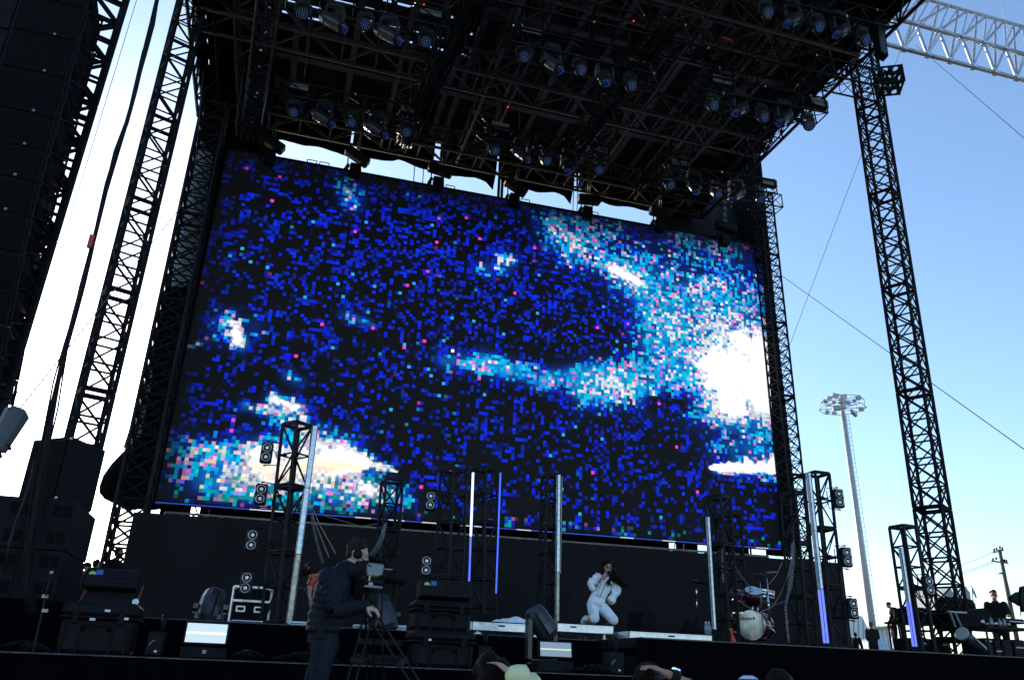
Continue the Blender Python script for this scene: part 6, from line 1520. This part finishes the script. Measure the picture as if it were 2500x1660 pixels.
# tables and racks
def table(label, xa, xb_, ztop, y0, y1):
    a = R_(xa, ztop, y0); b = R_(xb_, ztop, y0); t = thing('equipment_table', label, 'table', ((a.x+b.x)/2, (y0+y1)/2, ZM))
    MB().box(((a.x+b.x)/2, (y0+y1)/2, a.z), (b.x-a.x, y1-y0, .04)).build('table_top', M_black, t)
    for x in (a.x+.05, b.x-.05):
        for y in (y0+.05, y1-.05): MB().tube((x, y, ZM), (x, y, a.z), .018, 6).build('leg', M_blackalu, t)
    return a, b
a, b = table('black equipment table behind the shorter right deck tower', 985, 1480, 490, 13.0, 13.8)
rnd = random.Random(21)
for i in range(9):
    x = a.x+(b.x-a.x)*(i+.5)/9; w_ = rnd.uniform(.08, .2); h_ = rnd.uniform(.08, .30); t = thing('equipment_unit', 'small dark electronic unit, %s from the left on the equipment table' % ['first', 'second', 'third', 'fourth', 'fifth', 'sixth', 'seventh', 'eighth', 'ninth'][i], 'electronics', (x, 13.2, a.z+.02), 'small units on the equipment table')
    MB().box((x, 13.3, a.z+.022+h_/2), (w_, .25, h_), bev=.01).build('housing', M_plastic, t); MB().box((x-.01, 13.17, a.z+.03+h_*.7), (w_*.5, .008, .02)).build('display', rnd.choice([M_pole, M_label, M_cream]), t)
for i in range(4):
    x = a.x+(b.x-a.x)*(i+.5)/4; t = thing('rack_case', 'dark rack case, %s from the left under the equipment table' % ['first', 'second', 'third', 'fourth'][i], 'case', (x, 13.3, ZM), 'rack cases under the equipment table')
    MB().box((x, 13.4, ZM+.2), ((b.x-a.x)/4*.9, .5, .38), bev=.015).build('body', M_plastic, t)
    for k in range(3): MB().box((x+rnd.uniform(-.05, .05), 13.14, ZM+.1+.1*k), ((b.x-a.x)/4*.6, .01, .03)).build('rack_unit', rnd.choice([M_black, M_blackalu, M_pole]), t)
# tilted case with bare metal posts
t = slab('large dark case with silver posts leaning beside the console', 'tilted_case', 'case', [(1490, 385), (1760, 350), (1890, 590), (1610, 610)], 12.6, 13.2, M_cover)
for x0, y0, x1, y1 in ((1405, 375, 1505, 640), (1470, 385, 1568, 600)): MB().bar(R_(x0, y0, 12.5), R_(x1, y1, 12.5), .06, .05, up=(0, 1, 0)).build('post', M_blackalu, t); MB().bar(R_(x0+22, y0, 12.47), R_(x1+22, y1, 12.47), .012, .05, up=(0, 1, 0)).build('post_edge', M_pole, t)
MB().bar(R_(1400, 372, 12.5), R_(1640, 385, 12.5), .03, .03).build('top_bar', M_pole, t)
# fallen par can
pc = thing('par_can', 'dark round spotlight can lying at the right deck edge', 'stage light', R_(1680, 800, 10.6)); a0 = R_(1590, 650, 10.5); a1 = R_(1840, 850, 10.6)
MB().tube(a0, a1, .095, 18, r2=.075).build('can', M_shell, pc, smooth=True); MB().lathe([(.085, 0), (.105, 0), (.105, .02), (.085, .02)], a0, 20, aim(a0-a1)).build('rim', M_pole, pc); MB().lathe([(.001, .004), (.086, .012)], a0, 20, aim(a0-a1)).build('lens', M_glass, pc)
MB().bar(a0+(a1-a0)*.3+V(0, -.1, 0), a0+(a1-a0)*.9+V(0, -.08, 0), .012, .012).build('ridge', M_black, pc)
# keyboard rig at far right
a, b = table('long keyboard table at the right edge of the stage', 1880, 2480, 560, 11.2, 12.0)
kb = thing('keyboard', 'black keyboard on the table in front of the keyboard player', 'keyboard', ((a.x+b.x)/2, 11.6, a.z)); 
k0, k1 = R_(1750, 350, 12.8), R_(1960, 340, 12.8)
MB().box(((a.x+b.x)/2+.2, 11.5, a.z+.13), (b.x-a.x-.5, .4, .08), bev=.015).build('case', M_plastic, kb); MB().box(((a.x+b.x)/2+.2, 11.29, a.z+.12), ((b.x-a.x-.5)*.9, .02, .02)).build('keys', M_pole, kb)
MB().box(((a.x+b.x)/2+.2, 11.6, a.z+.05), (.5, .3, .07), bev=.01).build('stand', M_black, kb)
slab('black flat synthesizer propped left of the keyboard player', 'synthesizer', 'keyboard', [(1745, 345), (1870, 325), (1930, 372), (1960, 410), (1985, 470), (1830, 480), (1755, 380)], 12.9, 13.2, M_cover)
for i in range(7):
    x = a.x+.03+i*.09; h_ = rnd.uniform(.08, .2); t = thing('bottle', 'small bottle, %s from the left on the keyboard table' % ['first', 'second', 'third', 'fourth', 'fifth', 'sixth', 'seventh'][i], 'bottle', (x, 11.25, a.z+.02), 'bottles and jars on the keyboard table')
    MB().lathe([(.001, 0), (.028, 0), (.028, h_*.7), (.012, h_*.85), (.012, h_)], (x, 11.27, a.z+.022), 10).build('glass', rnd.choice([M_rubber, M_camgrey, M_plastic]), t, smooth=True); MB().lathe([(.0285, h_*.25), (.0285, h_*.5)], (x, 11.27, a.z+.022), 10).build('label_band', rnd.choice([M_pole, M_cream, M_label]), t)
for i, (x0, x1, zz) in enumerate(((1890, 1990, 700), (2000, 2090, 690), (2100, 2230, 700), (2240, 2400, 690))):
    p0, p1 = R_(x0, zz, 11.3), R_(x1, zz, 11.3); t = thing('rack_case', 'dark case, %s from the left under the keyboard table' % ['first', 'second', 'third', 'fourth'][i], 'case', ((p0.x+p1.x)/2, 11.6, ZM), 'cases under the keyboard table')
    MB().box(((p0.x+p1.x)/2, 11.6, ZM+.17), (p1.x-p0.x-.02, .5, .33), bev=.015).build('body', M_plastic, t)
    for k in range(4): MB().box(((p0.x+p1.x)/2, 11.34, ZM+.06+.075*k), ((p1.x-p0.x)*.7, .01, .022)).build('rack_unit', rnd.choice([M_black, M_pole, M_blackalu]), t)
slab('black wedge speaker tilted on a pole near the right edge', 'monitor_speaker', 'speaker', [(2200, 180), (2290, 122), (2318, 168), (2345, 300), (2325, 300), (2210, 228)], 11.6, 11.66, M_plastic)
slab('tall black speaker cut by the right edge of the photo', 'monitor_speaker', 'speaker', [(2335, 60), (2480, 20), (2480, 380), (2362, 375), (2320, 220)], 11.3, 11.36, M_plastic)
MB_ = MB().tube(R_(2310, 290, 11.7), R_(2325, 430, 11.7), .008, 6); tag(MB_.build('speaker_stand', M_black, None), 'thin pole under the tilted wedge speaker', 'stand')
# ================================================================== background at right
# flood light mast
bt, tp_ = P(2130, 1530, y=60), P(2057, 1002, y=60); bt = tp_+(bt-tp_)*((0-tp_.z)/(bt.z-tp_.z))
mast = thing('floodlight_mast', 'tall pale stadium floodlight mast with a ring of lamps', 'floodlight mast', bt)
MB().tube(bt, tp_, .30, 14, r2=.20).build('mast', M_pole, mast, smooth=True)
def L5(x, y, yy=60): return P(x/2.614+1850, y/2.614+500, y=yy)
mb = MB(); l0 = L5(572, 1345); l1 = P(2143, 1532, y=60); l1 = l0+(l1-l0)*((0.2-l0.z)/(l1.z-l0.z)); 
for s_ in (-.14, .14): mb.tube(l0+V(s_, 0, 0), l1+V(s_, 0, 0), .028, 4)
n = 60
for k in range(n): c = l0+(l1-l0)*(k/n); mb.tube(c+V(-.14, 0, 0), c+V(.14, 0, 0), .02, 4)
mb.build('ladder', M_pole, mast)
mb = MB(); c0 = L5(541, 1300); c1 = L5(541, 1250)
for cc, r in ((c0, 2.1), (c1, 1.9)):
    ring = [cc+V(r*cos(k*pi/4+.2), r*sin(k*pi/4+.2), 0) for k in range(9)]
    for p_, q_ in zip(ring[:-1], ring[1:]): mb.tube(p_, q_, .035, 5)
    for p_ in ring[:-1]: mb.tube(cc, p_, .03, 5)
for k in range(8): mb.tube(c0+V(1.9*cos(k*pi/4+.2), 1.9*sin(k*pi/4+.2), 0), c1+V(1.9*cos(k*pi/4+.2), 1.9*sin(k*pi/4+.2), 0), .03, 5)
mb.tube(c0, c1+V(0, 0, .3), .3, 10); mb.build('lamp_ring', M_pole, mast)
for i, (x, y, dy, w_) in enumerate([(428, 1256, 0, .55), (453, 1237, 1, .62), (496, 1220, 1.4, .8), (545, 1225, 1.5, .78), (642, 1233, .3, .62), (655, 1306, -.5, .65), (608, 1330, -1.4, .95), (440, 1325, -.6, .5), (488, 1331, -1.2, .45), (480, 1262, -1, .5), (527, 1262, -.6, .6), (575, 1266, -1, .55), (612, 1252, .6, .5), (505, 1300, -1.3, .9)]):
    c = L5(x, y, 60+dy); R = Matrix.Rotation(rnd.uniform(-.3, .3), 3, 'Y') @ Matrix.Rotation(rnd.uniform(-.6, .2), 3, 'X') @ Matrix.Rotation(rnd.uniform(-.6, .6), 3, 'Z')
    fl_ = MB().box(c, (w_*.82, .18, w_*.52), R, bev=.04).build('floodlight', M_cream, mast); MB().box(c+R @ V(0, -.16, 0), (w_*.8, .02, w_*.6), R).build('glass', M_pole, fl_)
# utility pole
up_ = thing('utility_pole', 'leaning wooden utility pole with crossarms at far right', 'utility pole', P(2475, 1520, y=70)); a, b = P(2440, 1341, y=70), P(2473, 1510, y=70)
MB().tube(a, a+(b-a)*1.35, .17, 10, r2=.24).build('pole', M_wood, up_, smooth=True)
for x0, y0, x1, y1 in ((2425, 1348, 2449, 1343), (2421, 1369, 2461, 1374)): MB().bar(P(x0, y0, y=69.8), P(x1, y1, y=69.8), .14, .14).build('crossarm', M_wood, up_)
for x, y in ((2427, 1343), (2433, 1341), (2441, 1337), (2447, 1340), (2424, 1366), (2432, 1364), (2444, 1368), (2457, 1370), (2452, 1369)): MB().tube(P(x, y+2, y=69.8), P(x, y-4, y=69.8), .10, 6).build('insulator', M_black, up_)
MB().box(P(2446, 1399, y=69.8), (.6, .3, .14)).build('bracket', M_wood, up_)
for i, (x0, y0, x1, y1, w_) in enumerate(((2425, 1346, 2300, 1388, 'highest'), (2421, 1370, 2300, 1398, 'middle'), (2424, 1373, 2300, 1404, 'lowest'))): wire('power_line', w_+' power line running left from the utility pole', P(x0, y0, y=70), P(x1-60, y1+14, y=74), .022, sag=.4, cat='power line')
wire('power_line', 'slack drop wire below the crossarms of the utility pole', P(2424, 1372, y=70), P(2446, 1402, y=70), .02, sag=1.0, cat='power line')
wire('power_line', 'thin stay wire right of the utility pole', P(2455, 1400, y=70), P(2480, 1500, y=66), .018, cat='power line')
# trailers and tents
def tentbox(label, pts, y, d, m, name='tent', cat='tent'):
    W = [P(*S(x, yv), y=y) for x, yv in pts]; t = thing(name, label, cat, sum(W, Vector())/len(W)); n = len(W); vs = W+[w_+V(0, d, 0) for w_ in W]
    MB().add(vs, [tuple(range(n)), tuple(range(2*n-1, n-1, -1))]+[(k, (k+1) % n, n+(k+1) % n, n+k) for k in range(n)]).build('canopy' if cat == 'tent' else 'body', m, t); return t
t = tentbox('white rounded trailer end beside the backdrop wall', [(120, 1500), (120, 440), (200, 428), (320, 424), (345, 440), (352, 470), (400, 560), (400, 1500)], 40, 6, M_tent, 'trailer', 'trailer')
for k in range(4): p0, p1 = P(*S(170+k*60, 470), y=39.97), P(*S(178+k*60, 900), y=39.97); MB().bar(p0, p1, .04, .03, up=(0, 1, 0)).build('panel_rib', M_pole, t)
t = tentbox('long pale shed with a flat roof behind the stagehands', [(400, 1500), (400, 572), (520, 566), (720, 556), (720, 1500)], 48, 10, M_tent, 'shed', 'shed')
p0, p1 = P(*S(400, 574), y=47.9), P(*S(720, 558), y=47.9); MB().bar(p0, p1, .5, .12).build('roof_edge', M_cream, t)
for k in range(6): q0 = p0+(p1-p0)*(k+.5)/6; MB().bar(q0+V(0, 0, -.1), q0+V(0, 0, -5), .05, .04, up=(0, 1, 0)).build('wall_rib', M_pole, t)
tentbox('blue white sloping tent roof low behind the striped jacket man', [(500, 1500), (500, 745), (545, 712), (640, 770), (660, 800), (660, 1500)], 36, 4, mat('blue_white_vinyl', (.35, .48, .66), .5))
M_teal = mat('grey_teal_canvas', (.22, .30, .32), .6, var=.35, scale=2, bump=.5)
tentbox('grey teal peaked tent top left of the flag', [(1370, 190), (1395, 110), (1410, 62), (1432, 75), (1470, 130), (1530, 170), (1570, 215), (1570, 400), (1370, 400)], 24, 2, M_teal)
tentbox('narrow grey teal peaked tent top nearest the flag', [(1600, 230), (1612, 90), (1636, 52), (1655, 95), (1688, 130), (1695, 215), (1720, 250), (1720, 400), (1600, 400)], 25, 2, M_teal)
fg = thing('flag', 'small limp teal flag on a thin pole at right', 'flag', R_(1740, 240, 23)); mb = MB(); pts = [(1705, 38), (1722, 75), (1748, 120), (1776, 205), (1760, 200), (1738, 160), (1715, 110)]
W = [R_(x, y, 23) for x, y in pts]; n = len(W); MB().add(W+[w_+V(0, .02, 0) for w_ in W], [tuple(range(n)), tuple(range(2*n-1, n-1, -1))]+[(k, (k+1) % n, n+(k+1) % n, n+k) for k in range(n)]).build('cloth', M_teal, fg)
MB().tube(R_(1706, 40, 23), R_(1745, 500, 23), .02, 5).build('pole', M_pole, fg)
MB_ = MB(); l = tentbox('grey box shaped machine behind the short right tower', [(1125, 330), (1165, 318), (1200, 330), (1225, 480), (1140, 480)], 15, .3, M_camgrey, 'equipment_box', 'electronics')
